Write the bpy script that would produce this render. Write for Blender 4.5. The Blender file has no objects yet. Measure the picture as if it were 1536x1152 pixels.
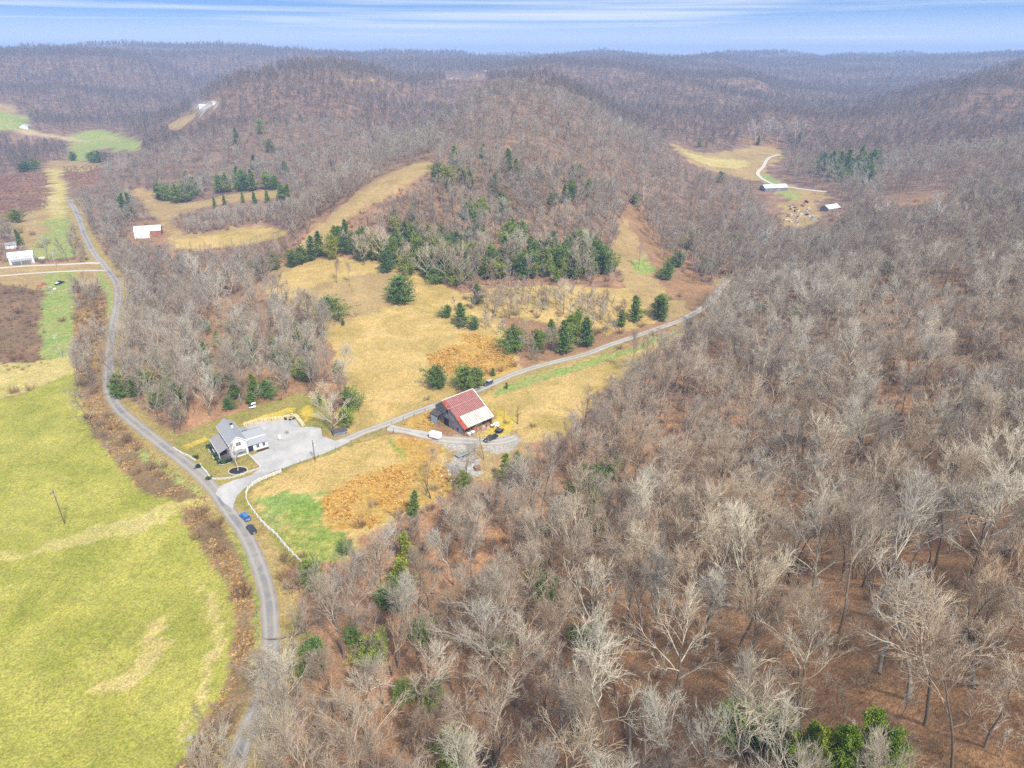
import bpy, bmesh, math, random
import numpy as np
from mathutils import Vector, Matrix
PI = math.pi
scene = bpy.context.scene
COL = scene.collection
rnd = random.Random(11)
nrng = np.random.default_rng(5)

# ------------------------------------------------------------------ camera
CAM_H, PITCH, FPX = 120.0, math.radians(26.0), 1024.0      # focal length in photo pixels (1536 wide)
SP, CP = math.sin(PITCH), math.cos(PITCH)
cam_d = bpy.data.cameras.new("camera")
cam = bpy.data.objects.new("camera", cam_d)
COL.objects.link(cam)
cam.location = (0, 0, CAM_H)
cam.rotation_euler = (math.radians(90) - PITCH, 0, 0)
cam_d.sensor_width = 36.0
cam_d.lens = 36.0 * FPX / 1536.0
cam_d.clip_start = 1.0
cam_d.clip_end = 40000.0
scene.camera = cam

def pix_ray(px, py):
    u = (np.asarray(px, float) - 768) / FPX
    v = (np.asarray(py, float) - 576) / FPX
    return u, CP - v * SP, -SP - v * CP

def at_z(px, py, z):
    """ground point seen at photo pixel (px, py) if the ground there lies at height z"""
    dx, dy, dz = pix_ray(px, py)
    t = (z - CAM_H) / dz
    return dx * t, dy * t

def at_d(px, py, d):
    dx, dy, dz = pix_ray(px, py)
    return dx * d, dy * d, CAM_H + dz * d

def project(x, y, z):
    x = np.asarray(x, float); y = np.asarray(y, float); zz = np.asarray(z, float) - CAM_H
    zc = y * CP - zz * SP
    yc = y * SP + zz * CP
    zc = np.where(np.abs(zc) < 1e-6, 1e-6, zc)
    return 768 + FPX * x / zc, 576 - FPX * yc / zc, zc

# ------------------------------------------------------------------ noise
def vnoise(x, y, seed=0):
    xi = np.floor(x).astype(np.int64); yi = np.floor(y).astype(np.int64)
    fx = x - xi; fy = y - yi
    fx = fx * fx * (3 - 2 * fx); fy = fy * fy * (3 - 2 * fy)
    def h(a, b):
        n = (a * 374761393 + b * 668265263 + seed * 974711) & 0x7fffffff
        n = ((n ^ (n >> 13)) * 1274126177) & 0x7fffffff
        return ((n ^ (n >> 16)) & 0xffff) / 65535.0
    a = h(xi, yi); b = h(xi + 1, yi); c = h(xi, yi + 1); d = h(xi + 1, yi + 1)
    return (a + (b - a) * fx) * (1 - fy) + (c + (d - c) * fx) * fy

def fbm(x, y, scale, seed=0, octv=4):
    s = 0; amp = 1; tot = 0
    for o in range(octv):
        s = s + amp * vnoise(x / scale * 2 ** o + 17.3 * o, y / scale * 2 ** o - 9.1 * o, seed + o)
        tot += amp; amp *= 0.5
    return s / tot * 2 - 1

# ------------------------------------------------------------------ terrain: heights
# (px, py, z): ground of height z seen there;  ('d', px, py, depth): ground at that depth along the view axis;  ('w', x, y, z)
CTRL = [
 (0,1152,-1),(0,900,0),(200,1000,-1),(330,900,-1.5),(0,600,1),(150,700,0),(270,760,0),(-300,800,0),(-300,600,2),
 (400,960,1),(395,850,1),(330,740,1.3),(250,680,2),(180,610,2.6),(165,540,3),(168,480,3.6),(150,390,4.5),(122,335,5),
 (60,480,2.5),(0,480,3),(20,385,5.5),(90,385,4.6),(85,300,6),(0,300,10),(0,345,9),(-120,400,8),(-150,300,22),
 (150,215,8),(110,240,7),(30,197,12),('d',15,170,900),(60,225,9),(20,225,11),
 ('d',310,157,1400),('d',275,182,1200),('d',220,185,1080),
 ('d',150,130,1350),('d',150,160,1150),('d',150,187,1050),('d',50,100,1500),('d',60,150,1120),
 ('d',220,120,1500),('d',230,155,1250),
 ('w',-1250,1550,108),('w',-900,1750,106),('w',-1500,1100,90),('w',-1000,800,62),('w',-750,560,30),('w',-620,380,12),
 ('w',-700,2150,104),('d',300,120,1700),('d',300,140,1500),('w',-480,2400,98),
 # ridge left of centre
 ('w',-325,1100,86),('w',-200,1120,83),('w',-300,1300,84),('d',420,150,870),('d',480,150,860),('d',350,200,720),('d',420,200,720),
 ('d',340,160,880),('d',300,190,840),('d',250,190,900),('d',200,230,800),('d',350,260,640),('d',430,260,610),
 ('d',330,300,560),('d',280,320,520),('d',230,400,410),('d',210,350,455),('d',340,355,465),('d',420,345,470),('d',390,290,565),
 ('d',540,150,900),('d',560,200,740),('d',450,270,570),('d',520,235,620),
 # hollow between the ridges
 ('d',600,240,640),('w',-118,800,20),('w',-105,930,26),('w',-85,1080,34),('w',-190,880,64),('w',-215,990,80),('w',-95,1600,68),('w',-80,1750,70),('w',-110,1430,54),
 # central ridge
 ('d',680,400,381),('d',740,300,434),('d',765,250,460),('d',790,200,537),('d',810,150,687),('w',45,1120,90),('w',52,900,86),
 ('w',-38,745,72),('w',-20,900,78),('w',-60,600,52),('d',690,250,485),
 ('d',630,250,470),('d',560,280,440),('d',500,330,410),('d',420,400,385),
 ('d',650,330,415),('d',580,340,408),
 # pasture
 (700,580,1),(600,480,5),(600,430,10),(480,420,13),(400,480,6.5),(330,490,5.2),(450,560,2.2),(350,560,2.2),(300,600,2.2),(560,560,2.2),
 (680,480,4),(520,400,12.5),(640,420,10.5),
 (850,500,2),(900,440,7),(960,390,9),(780,440,7),(1030,480,2.2),(870,520,1.4),(1110,400,3.8),(820,400,11),
 ('d',900,300,460),('d',900,250,540),('d',900,200,640),('w',95,780,58),('w',150,800,24),('w',145,960,28),('w',125,1130,38),('w',105,1330,50),('d',1000,300,530),('d',1000,250,640),('w',110,690,42),('d',900,350,420),('d',980,350,465),
 ('d',1090,240,720),('d',1030,225,750),('d',1170,225,800),('d',1150,270,640),('d',1165,290,590),('d',1250,310,545),
 ('d',1150,340,480),('d',1060,300,550),
 # hills behind the right valley
 ('w',300,1900,86),('w',520,2300,88),('w',250,1250,62),('w',240,1480,84),('d',1000,170,900),('d',1000,125,1250),('d',1100,145,1150),('d',1100,185,930),('d',1180,170,950),('w',200,1500,88),
 ('d',1250,190,1000),('d',1250,140,1500),('d',1250,110,2000),('w',1250,2500,86),('w',900,2600,86),
 ('d',1400,250,600),('d',1400,300,480),('d',1536,250,520),('d',1400,200,760),('d',1536,200,680),('d',1536,150,820),('d',1400,142,950),('d',1310,172,900),('d',1536,104,1080),('w',620,1280,10),('w',760,1400,24),('w',480,1300,18),('w',900,1350,56),('w',700,1700,24),('w',1000,1600,40),('d',1130,125,1350),('d',1200,160,1150),('w',400,1700,72),
 ('w',1700,2000,90),('w',1050,950,92),('w',800,500,72),('d',1300,220,800),('d',1350,310,480),('d',1300,340,440),
 ('d',1200,340,480),('d',1250,400,370),('d',1400,400,330),('d',1536,400,300),
 # near right hillside
 ('d',1100,480,320),('d',1215,610,230),('d',1000,600,256),('d',1400,500,250),('d',1536,600,185),('d',1536,800,125),('d',1300,800,145),('d',1100,800,170),
 ('d',900,800,185),('d',700,800,188.5),('d',700,720,212),('d',560,880,169.5),('d',1536,1152,72),('d',1250,1152,88),('d',1000,1152,106),('d',750,1152,118),
 (500,1152,1),(400,1100,.6),('d',1300,1000,98),('d',1010,1050,112),('d',800,1000,138),('d',1100,950,122),('d',850,650,236),('d',1000,700,212),
 ('w',90,0,56),('w',0,20,22),('w',-90,0,1),('w',-300,200,0),('w',-500,100,0),('w',250,150,58),('w',420,300,58),('w',250,-200,60),('w',-250,-200,5),('w',0,-250,40),
 # the plateau far away
 ('w',0,2600,82),('w',-1800,2600,98),('w',2200,2800,84),('w',0,4200,76),('w',-3500,3500,96),('w',3500,3500,80),('w',-3500,0,90),('w',3500,0,95),('w',-2000,1200,100),
 ('w',0,8000,72),('w',-6000,7000,80),('w',6000,7000,74),('w',-8000,0,80),('w',8000,0,80),('w',0,-4000,80),('w',1500,-500,80),('w',-1500,-500,60),
]
P = []
for c in CTRL:
    if c[0] == 'd':
        P.append(at_d(*c[1:]))
    elif c[0] == 'w':
        P.append(c[1:])
    else:
        x, y = at_z(*c); P.append((x, y, c[2]))
P = np.array([[float(a) for a in p] for p in P])
def _phi(r2): return np.sqrt(r2 + 22.0 ** 2)
_d2 = ((P[:, None, :2] - P[None, :, :2]) ** 2).sum(-1)
_n = len(P)
_A = np.zeros((_n + 1, _n + 1))
_A[:_n, :_n] = _phi(_d2) - np.eye(_n) * 6.0
_A[:_n, _n] = 1; _A[_n, :_n] = 1
_w = np.linalg.solve(_A, np.append(P[:, 2], 0))
def base_height(x, y):
    out = np.empty_like(x)
    for s in range(0, len(x), 20000):
        xs, ys = x[s:s + 20000], y[s:s + 20000]
        r2 = (xs[:, None] - P[None, :, 0]) ** 2 + (ys[:, None] - P[None, :, 1]) ** 2
        out[s:s + 20000] = _phi(r2) @ _w[:_n] + _w[_n]
    return out

def axis(lo, hi, step, far_lo, far_hi, r):
    a = list(np.arange(lo, hi + step, step))
    d = step; x = a[-1]
    while x < far_hi:
        d *= 1 + r; x += d; a.append(x)
    d = step; x = a[0]; b = []
    while x > far_lo:
        d *= 1 + r; x -= d; b.append(x)
    return np.array(b[::-1] + a)
GX = axis(-185, 130, 1.25, -7000, 7000, .0165)
GY = axis(70, 345, 1.25, -600, 7600, .0150)
NX, NY = len(GX), len(GY)
XX, YY = np.meshgrid(GX, GY)
HZ = base_height(XX.ravel(), YY.ravel()).reshape(NY, NX)
_dist = np.hypot(XX, YY)
_far = np.clip((_dist - 330) / 700, 0, 1)
_hi = np.clip((HZ - 22) / 30, 0, 1)
_rg = np.abs(fbm(XX + 60 * fbm(XX, YY, 300., 41, 2), YY, 330.0, 3, 4))
HZ += _far * _hi * (46.0 * (_rg - .20) + 5.0 * fbm(XX, YY, 110.0, 9, 3))
HZ += 0.35 * fbm(XX, YY, 22.0, 4, 3) * (1 - _far)
_vf = np.clip((_dist - 3600) / 2500, 0, 1)
HZ += _vf * 30 * fbm(XX, YY, 2600.0, 8, 3)

def height(x, y):
    x = np.atleast_1d(np.asarray(x, float)); y = np.atleast_1d(np.asarray(y, float))
    i = np.clip(np.searchsorted(GX, x) - 1, 0, NX - 2); j = np.clip(np.searchsorted(GY, y) - 1, 0, NY - 2)
    fx = np.clip((x - GX[i]) / (GX[i + 1] - GX[i]), 0, 1); fy = np.clip((y - GY[j]) / (GY[j + 1] - GY[j]), 0, 1)
    return (HZ[j, i] * (1 - fx) + HZ[j, i + 1] * fx) * (1 - fy) + (HZ[j + 1, i] * (1 - fx) + HZ[j + 1, i + 1] * fx) * fy
def H(x, y): return float(height(x, y)[0])

_T = 40 * (1.006 ** np.arange(0, 760))
def ground(px, py):
    """world x, y, z of the ground seen at photo pixels (arrays)"""
    px = np.atleast_1d(np.asarray(px, float)); py = np.atleast_1d(np.asarray(py, float))
    out = np.zeros((len(px), 3))
    for k in range(len(px)):
        dx, dy, dz = pix_ray(px[k], py[k])
        x, y, z = dx * _T, dy * _T, CAM_H + dz * _T
        g = z - height(x, y)
        s = np.nonzero(g <= 0)[0]
        i = s[0] if len(s) else len(_T) - 1
        i = max(i, 1)
        a = g[i - 1] / (g[i - 1] - g[i]) if g[i - 1] != g[i] else 0
        t = _T[i - 1] + (_T[i] - _T[i - 1]) * min(max(a, 0), 1)
        out[k] = dx * t, dy * t, 0
    out[:, 2] = height(out[:, 0], out[:, 1])
    return out
def G(px, py):
    g = ground(px, py)[0]; return Vector((g[0], g[1], g[2]))

def smooth_line(pts, n=8):
    """Catmull-Rom through 2-D/3-D points"""
    p = np.asarray(pts, float)
    p = np.vstack([2 * p[0] - p[1], p, 2 * p[-1] - p[-2]])
    out = []
    for i in range(1, len(p) - 2):
        for k in range(n):
            t = k / n
            out.append(0.5 * ((2 * p[i]) + (-p[i - 1] + p[i + 1]) * t + (2 * p[i - 1] - 5 * p[i] + 4 * p[i + 1] - p[i + 2]) * t ** 2
                              + (-p[i - 1] + 3 * p[i] - 3 * p[i + 1] + p[i + 2]) * t ** 3))
    out.append(p[-2])
    return np.array(out)
def resample(line, step):
    d = np.r_[0, np.cumsum(np.hypot(*np.diff(line[:, :2], axis=0).T))]
    n = max(2, int(d[-1] / step) + 1)
    s = np.linspace(0, d[-1], n)
    return np.stack([np.interp(s, d, line[:, k]) for k in range(line.shape[1])], 1)

ROAD_PX = [(330,1230),(352,1152),(366,1108),(398,1035),(406,968),(404,915),(395,868),(368,801),(344,768),(305,717),(243,667),(209,640),(180,615),(167,595),(163,575),(164,550),(168,500),(177,450),(175,425),(163,407),(151,392),(144,384),(134,367),(126,350),(121,335),(114,318),(104,300)]
LANE_PX = [(503,668),(545,648),(579,636),(620,620),(655,607),(719,584),(757,567),(792,554),(835,542),(879,531),(912,518),(945,507),(980,495),(1012,484),(1036,473),(1058,459),(1076,440),(1092,420)]
SPUR_PX = [(583,641),(605,645),(627,650),(648,655),(668,659),(692,660),(720,662),(748,663),(772,657)]
def world_line(px, step=1.5):
    g = ground([p[0] for p in px], [p[1] for p in px])
    return resample(smooth_line(g[:, :2]), step)
road_line = world_line(ROAD_PX)
lane_line = world_line(LANE_PX)
spur_line = world_line(SPUR_PX)

def line_dist(line, x, y):
    """distance to a polyline and index of the nearest sample"""
    out = np.full(len(x), 1e9); idx = np.zeros(len(x), int)
    for s in range(0, len(x), 30000):
        d2 = (x[s:s + 30000, None] - line[None, :, 0]) ** 2 + (y[s:s + 30000, None] - line[None, :, 1]) ** 2
        idx[s:s + 30000] = d2.argmin(1); out[s:s + 30000] = np.sqrt(d2.min(1))
    return out, idx

# level the ground across the road and the lane
def smooth1(a, k):
    k = min(k, max(1, (len(a) - 1) // 2 * 2 - 1))
    ap = np.pad(a, k // 2, mode='edge'); return np.convolve(ap, np.ones(k) / k, mode='valid')[:len(a)]
def level(line, half, blend):
    zl = smooth1(height(line[:, 0], line[:, 1]), 9)
    lo, hi = line.min(0) - 15, line.max(0) + 15
    m = (XX > lo[0]) & (XX < hi[0]) & (YY > lo[1]) & (YY < hi[1])
    x, y = XX[m], YY[m]
    d, i = line_dist(line, x, y)
    k = np.clip((d - half) / blend, 0, 1); k = k * k * (3 - 2 * k)
    HZ[m] = HZ[m] * k + zl[i] * (1 - k)
level(lane_line, 2.6, 4.0)
level(spur_line, 3.2, 3.0)
level(road_line, 3.4, 4.5)

def inside(poly, x, y):
    """points in polygon"""
    poly = np.asarray(poly, float)
    r = np.zeros(len(x), bool)
    lo, hi = poly.min(0), poly.max(0)
    c = np.nonzero((x >= lo[0]) & (x <= hi[0]) & (y >= lo[1]) & (y <= hi[1]))[0]
    if len(c) == 0: return r
    xc, yc = x[c], y[c]; k = np.zeros(len(c), bool)
    j = len(poly) - 1
    for i in range(len(poly)):
        xi, yi = poly[i]; xj, yj = poly[j]
        if yi != yj:
            k ^= ((yi > yc) != (yj > yc)) & (xc < (xj - xi) * (yc - yi) / (yj - yi) + xi)
        j = i
    r[c] = k
    return r
def world_poly(px, curve=False):
    p = np.array(px, float)
    if curve: p = smooth_line(np.vstack([p, p[:1]]), 4)[:-1]
    return ground(p[:, 0], p[:, 1])[:, :2]
# ------------------------------------------------------------------ materials
def lin(c):
    c = c / 255.0
    return c / 12.92 if c <= 0.04045 else ((c + 0.055) / 1.055) ** 2.4
ALB = 0.62
def rgb(r, g, b, k=None):
    k = ALB if k is None else k
    return (lin(r) * k, lin(g) * k, lin(b) * k, 1.0)
class NT:
    def __init__(self, name):
        self.m = bpy.data.materials.new(name); self.m.use_nodes = True
        self.t = self.m.node_tree; self.t.nodes.clear()
        self.out = self.n('ShaderNodeOutputMaterial')
        self.b = self.n('ShaderNodeBsdfPrincipled'); self.l(self.b.outputs[0], self.out.inputs[0])
        self.b.inputs['Specular IOR Level'].default_value = 0.3
    def n(self, t, **k):
        x = self.t.nodes.new(t)
        for a, v in k.items(): setattr(x, a, v)
        return x
    def l(self, a, b): self.t.links.new(a, b)
    def noise(self, scale, detail=4, rough=.6, vec=None, dist=0):
        x = self.n('ShaderNodeTexNoise'); x.inputs['Scale'].default_value = scale; x.inputs['Detail'].default_value = detail
        x.inputs['Roughness'].default_value = rough; x.inputs['Distortion'].default_value = dist
        if vec is not None: self.l(vec, x.inputs['Vector'])
        return x.outputs['Fac']
    def ramp(self, fac, stops):
        x = self.n('ShaderNodeValToRGB'); e = x.color_ramp.elements
        while len(e) < len(stops): e.new(0.5)
        for i, (p, c) in enumerate(stops):
            e[i].position = p; e[i].color = c if len(c) == 4 else (*c, 1)
        self.l(fac, x.inputs[0]); return x.outputs[0]
    def mix(self, fac, a, b, mode='MIX'):
        x = self.n('ShaderNodeMix', data_type='RGBA', blend_type=mode)
        for s, v in ((x.inputs[0], fac), (x.inputs[6], a), (x.inputs[7], b)):
            if hasattr(v, 'links'): self.l(v, s)
            else: s.default_value = v
        return x.outputs[2]
    def math(self, op, a, b=0.0, clamp=False):
        x = self.n('ShaderNodeMath', operation=op, use_clamp=clamp)
        for s, v in ((x.inputs[0], a), (x.inputs[1], b)):
            if hasattr(v, 'links'): self.l(v, s)
            else: s.default_value = v
        return x.outputs[0]
    def geo(self): return self.n('ShaderNodeNewGeometry').outputs['Position']
    def obj(self): return self.n('ShaderNodeTexCoord').outputs['Object']
    def bump(self, h, strength=.4, dist=.1):
        x = self.n('ShaderNodeBump'); x.inputs['Strength'].default_value = strength; x.inputs['Distance'].default_value = dist
        self.l(h, x.inputs['Height']); self.l(x.outputs[0], self.b.inputs['Normal'])
    def col(self, c):
        if hasattr(c, 'links'): self.l(c, self.b.inputs['Base Color'])
        else: self.b.inputs['Base Color'].default_value = c
    def rough(self, r): self.b.inputs['Roughness'].default_value = r; return self

def grey(k): return (k, k, k, 1)
def plain(name, c, rough=.6, var=.12, scale=3.0, metal=0.0, bump=0):
    """paint / wood / plastic with slight unevenness"""
    t = NT(name); t.rough(rough); t.b.inputs['Metallic'].default_value = metal
    f = t.noise(scale, 5, .65, t.obj())
    d = tuple(x * (1 - var * 1.6) for x in c[:3]) + (1,); u = tuple(min(x * (1 + var), .9) for x in c[:3]) + (1,)
    t.col(t.ramp(f, [(.3, d), (.7, u)]))
    if bump: t.bump(f, bump, .03)
    return t.m

# ------------------------------------------------------------------ ground cover: which colours grow where
# name: (colour one, colour two, patchiness) in the photograph's tones
COVER = {
 'litter':   ((214,164,120), (150,116,90), .5),
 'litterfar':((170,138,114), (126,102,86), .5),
 'field':    ((196,188,94), (156,158,64), .5),
 'fieldtan': ((220,198,132), (192,180,98), .5),
 'green':    ((150,172,88), (176,174,104), .5),
 'brightgreen': ((140,166,72), (188,174,98), .5),
 'pasture':  ((228,194,126), (184,160,90), .5),
 'orange':   ((210,162,76), (200,168,98), .5),
 'straw':    ((232,206,88), (206,180,80), .5),
 'tan':      ((200,172,118), (174,146,100), .5),
 'dirt':     ((190,146,108), (150,120,88), .5),
 'purple':   ((140,98,88), (166,128,98), .5),
 'scrub':    ((164,130,98), (130,108,80), .5),
 'bank':     ((170,142,100), (128,106,78), .5),
 'worn':     ((214,198,128), (192,182,102), .5),
 'verge':    ((196,168,112), (168,152,88), .5),
 'lawn':     ((176,160,92), (150,146,72), .5),
 'gravelpale': ((206,202,194), (178,170,158), .5),
 'track':    ((214,190,156), (196,166,128), .5),
}
# regions outlined where the photograph shows them on the ground: (cover, outline in photo pixels, edge roughness in metres, rounded)
REGIONS = [
 # left valley
 ('scrub', [(0,425),(60,432),(66,470),(62,545),(0,560),(-200,560),(-200,425)], 2.5, 1),
 ('tan', [(-200,380),(0,392),(60,395),(150,394),(160,410),(120,432),(60,436),(0,428),(-200,430)], 2, 1),
 ('green', [(40,335),(68,330),(100,335),(108,360),(112,385),(45,385)], 2, 1),
 ('green', [(70,408),(112,408),(114,440),(112,545),(66,548),(62,500),(66,440)], 1.5, 1),
 ('green', [(145,410),(152,408),(170,440),(172,470),(160,470)], 1, 0),
 ('brightgreen', [(84,408),(110,406),(108,416),(84,416)], 1, 1),
 ('fieldtan', [(-200,560),(0,546),(60,542),(110,535),(116,560),(60,580),(0,598),(-200,640)], 1.5, 1),
 ('field', [(-500,640),(-200,620),(0,598),(60,580),(108,560),(120,600),(138,642),(172,692),(215,738),(262,750),(285,800),(318,840),(345,890),(352,950),(342,1010),(312,1075),(288,1120),(262,1200),(230,1600),(-700,1600)], 1.2, 1),
 ('worn', [(-300,850),(0,835),(60,818),(130,795),(200,772),(262,752),(280,765),(255,775),(200,800),(110,815),(40,835),(0,848),(-300,875)], 2.5, 1),
 ('fieldtan', [(215,945),(250,930),(255,980),(235,1010),(195,1030),(150,1045),(140,1035),(190,1010),(212,985)], 3, 1),
 ('fieldtan', [(300,870),(330,900),(336,950),(328,1000),(300,1060),(275,1110),(268,1100),(300,1040),(316,980),(318,930)], 2, 1),
 ('green', [(66,250),(100,245),(97,300),(104,345),(68,342),(70,300)], 2.5, 1),
 ('fieldtan', [(66,250),(100,245),(97,300),(98,325),(70,325),(70,300)], 2.5, 1),
 ('purple', [(-150,262),(0,264),(66,256),(72,300),(66,312),(0,335),(-150,340)], 5, 1),
 ('purple', [(96,250),(150,250),(142,276),(98,270)], 4, 1),
 ('tan', [(0,335),(66,310),(70,345),(45,372),(0,352),(-120,360)], 5, 1),
 ('tan', [(72,240),(150,245),(130,258),(100,256),(70,252)], 5, 1),
 ('green', [(104,202),(145,195),(208,212),(204,228),(145,224),(132,240),(108,240)], 7, 1),
 ('track', [(18,194),(70,199),(122,208),(122,213),(70,205),(18,199)], 3, 0),
 ('green', [(-80,150),(10,160),(42,180),(40,196),(0,196),(-80,198)], 7, 1),
 ('tan', [(-80,146),(0,153),(28,165),(20,170),(0,166),(-80,160)], 7, 1),
 ('tan', [(252,190),(262,182),(290,172),(292,178),(275,188),(258,195)], 6, 1),
 ('gravelpale', [(292,160),(302,154),(326,155),(322,163),(300,166)], 5, 1),
 ('tan', [(197,287),(215,281),(242,298),(280,305),(330,294),(400,285),(432,292),(400,300),(333,305),(262,327),(270,345),(300,350),(340,342),(403,338),(432,350),(400,362),(333,372),(265,374),(240,340),(220,310)], 4, 1),
 ('pasture', [(266,360),(333,351),(403,341),(430,350),(400,360),(333,370),(268,373)], 3, 1),
 ('dirt', [(205,330),(240,335),(250,365),(215,372),(195,350)], 4, 1),
 # shoulder and pasture in the middle
 ('dirt', [(300,470),(350,440),(420,420),(470,470),(500,520),(515,600),(440,610),(380,605),(330,570),(300,520)], 3, 1),
 ('tan', [(396,420),(425,395),(470,345),(512,310),(560,270),(640,242),(648,256),(600,284),(540,320),(500,355),(470,395),(430,420)], 4, 1),
 ('pasture', [(505,650),(516,600),(508,545),(482,492),(455,466),(425,452),(395,440),(410,415),(480,388),(520,386),(590,390),(640,415),(700,440),(760,430),(900,430),(960,440),(1000,470),(1020,480),(900,520),(790,552),(745,566),(700,585),(655,603),(600,625),(545,645)], 2.5, 1),
 ('tan', [(430,455),(480,430),(560,410),(620,430),(560,470),(500,480)], 5, 1),
 ('orange', [(640,535),(680,520),(740,520),(775,545),(735,562),(690,560),(655,560)], 3, 1),
 ('orange', [(690,500),(740,505),(770,530),(740,530),(700,515)], 3, 1),
 ('dirt', [(750,470),(830,490),(900,500),(1020,478),(1050,468),(1030,484),(900,522),(790,552),(780,530)], 3, 1),
 ('tan', [(915,385),(925,345),(946,308),(966,340),(986,390),(1052,428),(1056,466),(1000,478),(950,445)], 4, 1),
 ('green', [(940,390),(975,388),(990,405),(960,412)], 3, 1),
 ('dirt', [(930,310),(960,305),(1010,360),(1075,430),(1120,385),(1130,400),(1060,470),(990,420)], 4, 1),
 # right of the lane
 ('pasture', [(715,600),(757,577),(800,562),(880,540),(950,518),(1015,494),(1050,478),(1062,486),(1000,525),(950,560),(900,590),(880,620),(850,650),(800,665),(760,640)], 2, 1),
 ('green', [(745,584),(800,562),(880,541),(950,518),(1015,494),(1020,499),(950,528),(880,552),(800,575),(770,588),(745,594)], 1.5, 0),
 # yard, paddock, barnyard
 ('lawn', [(258,672),(268,655),(320,630),(370,612),(420,598),(450,588),(500,600),(500,650),(470,650),(400,640),(370,740),(345,725),(322,742),(300,700),(270,680)], 1.2, 0),
 ('lawn', [(345,745),(375,722),(430,700),(520,668),(580,650),(560,700),(460,850),(430,850),(400,790),(372,770)], 1.2, 0),
 ('pasture', [(372,742),(425,708),(520,672),(580,650),(640,660),(672,672),(690,700),(672,745),(600,775),(545,805),(530,838),(466,848),(400,782)], 1.0, 0),
 ('brightgreen', [(432,762),(470,746),(490,760),(492,785),(535,800),(520,832),(466,843),(425,800)], 3, 1),
 ('green', [(385,745),(430,735),(500,735),(470,745),(430,765),(415,800),(395,775)], 3, 1),
 ('orange', [(484,748),(530,718),(610,692),(650,690),(676,712),(664,742),(600,768),(550,792),(500,788)], 2, 1),
 ('orange', [(600,655),(640,660),(668,672),(650,688),(610,690),(585,672)], 2.5, 1),
 ('brightgreen', [(580,660),(586,656),(612,684),(606,690)], .8, 0),
 ('orange', [(600,640),(640,618),(655,615),(662,640),(650,650),(625,648)], 1.6, 1),
 ('dirt', [(655,628),(690,655),(700,664),(686,668),(660,650),(645,640)], 1.5, 1),
 ('tan', [(680,660),(760,640),(790,660),(800,690),(740,720),(690,720),(665,700)], 2, 1),
 ('straw', [(712,650),(735,640),(752,612),(768,640),(752,658),(725,664)], 1.5, 1),
 ('gravelpale', [(668,700),(690,684),(716,684),(726,700),(722,716),(690,714)], 1.5, 1),
 ('gravelpale', [(722,662),(760,652),(782,658),(765,675),(735,680)], 1.5, 1),
 ('gravelpale', [(650,650),(700,655),(720,664),(700,690),(680,676),(650,662)], 1.8, 1),
 ('straw', [(362,636),(372,630),(400,622),(440,610),(444,617),(405,629),(370,642)], .6, 0),
 ('straw', [(448,616),(462,606),(474,622),(458,634)], .6, 0),
 ('straw', [(278,668),(312,655),(314,660),(285,671)], .4, 0),
 # brown bank between the field and the road
 ('bank', [(112,430),(150,430),(162,470),(158,520),(155,570),(165,610),(195,650),(240,690),(290,728),(318,745),(300,760),(345,800),(375,850),(390,900),(392,960),(380,1030),(340,1110),(320,1200),(300,1500),(232,1500),(258,1200),(290,1120),(314,1075),(344,1010),(354,950),(347,890),(320,840),(287,800),(275,770),(255,745),(217,738),(174,692),(140,642),(122,600),(110,545)], 1.2, 1),
 ('green', [(205,668),(245,692),(290,724),(312,742),(304,746),(280,730),(240,702),(200,678)], 1.2, 0),
 ('brightgreen', [(345,790),(372,835),(388,890),(392,950),(384,1000),(378,1000),(384,950),(380,890),(366,845),(340,800)], .8, 0),
 ('fieldtan', [(255,755),(300,748),(318,750),(300,758),(262,770)], 1, 0),
 # right valley
 ('tan', [(1003,214),(1060,230),(1130,220),(1172,222),(1168,240),(1150,258),(1176,275),(1240,290),(1222,302),(1175,296),(1160,276),(1100,264),(1040,246)], 6, 1),
 ('fieldtan', [(1015,220),(1050,234),(1110,240),(1130,246),(1100,252),(1050,244)], 5, 1),
 ('green', [(1130,262),(1150,262),(1176,278),(1200,295),(1180,298)], 4, 1),
 ('dirt', [(1330,304),(1370,296),(1420,290),(1415,300),(1370,308)], 4, 1),
 ('tan', [(1172,304),(1216,298),(1232,330),(1190,342),(1172,330)], 4, 1),
 ('dirt', [(1100,205),(1160,206),(1170,220),(1130,219)], 5, 1),
 # fields on the far plateau
 ('track', [(668,114),(722,114),(730,118),(672,119)], 6, 0),
 ('tan', [(505,118),(560,116),(565,120),(506,122)], 6, 0),
]
WREG = [(c, world_poly(px, bool(cv)), e) for c, px, e, cv in REGIONS]

vx, vy = XX.ravel(), YY.ravel()
nv = len(vx)
colA = np.zeros((nv, 3)); colB = np.zeros((nv, 3))
def cover_cols(n):
    a, b, _ = COVER[n]
    return np.array(rgb(*a)[:3]), np.array(rgb(*b)[:3])
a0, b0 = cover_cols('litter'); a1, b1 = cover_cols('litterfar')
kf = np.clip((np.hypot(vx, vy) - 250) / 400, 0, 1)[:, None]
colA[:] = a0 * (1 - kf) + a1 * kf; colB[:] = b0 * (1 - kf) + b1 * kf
wob1 = fbm(vx, vy, 9.0, 21, 4); wob2 = fbm(vx, vy, 9.0, 57, 4)
wobf1 = fbm(vx, vy, 2.6, 71, 3); wobf2 = fbm(vx, vy, 2.6, 83, 3)
_v = np.nonzero(line_dist(np.vstack([road_line, lane_line])[::3], vx, vy)[0] < 6.5 + 2.5 * wob1)[0]
_a, _b = cover_cols('verge'); colA[_v] = _a; colB[_v] = _b
for c, poly, e in WREG:
    m = inside(poly, vx + e * (1.2 * wob1 + .8 * wobf1), vy + e * (1.2 * wob2 + .8 * wobf2))
    a, b = cover_cols(c)
    colA[m] = a; colB[m] = b

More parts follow.
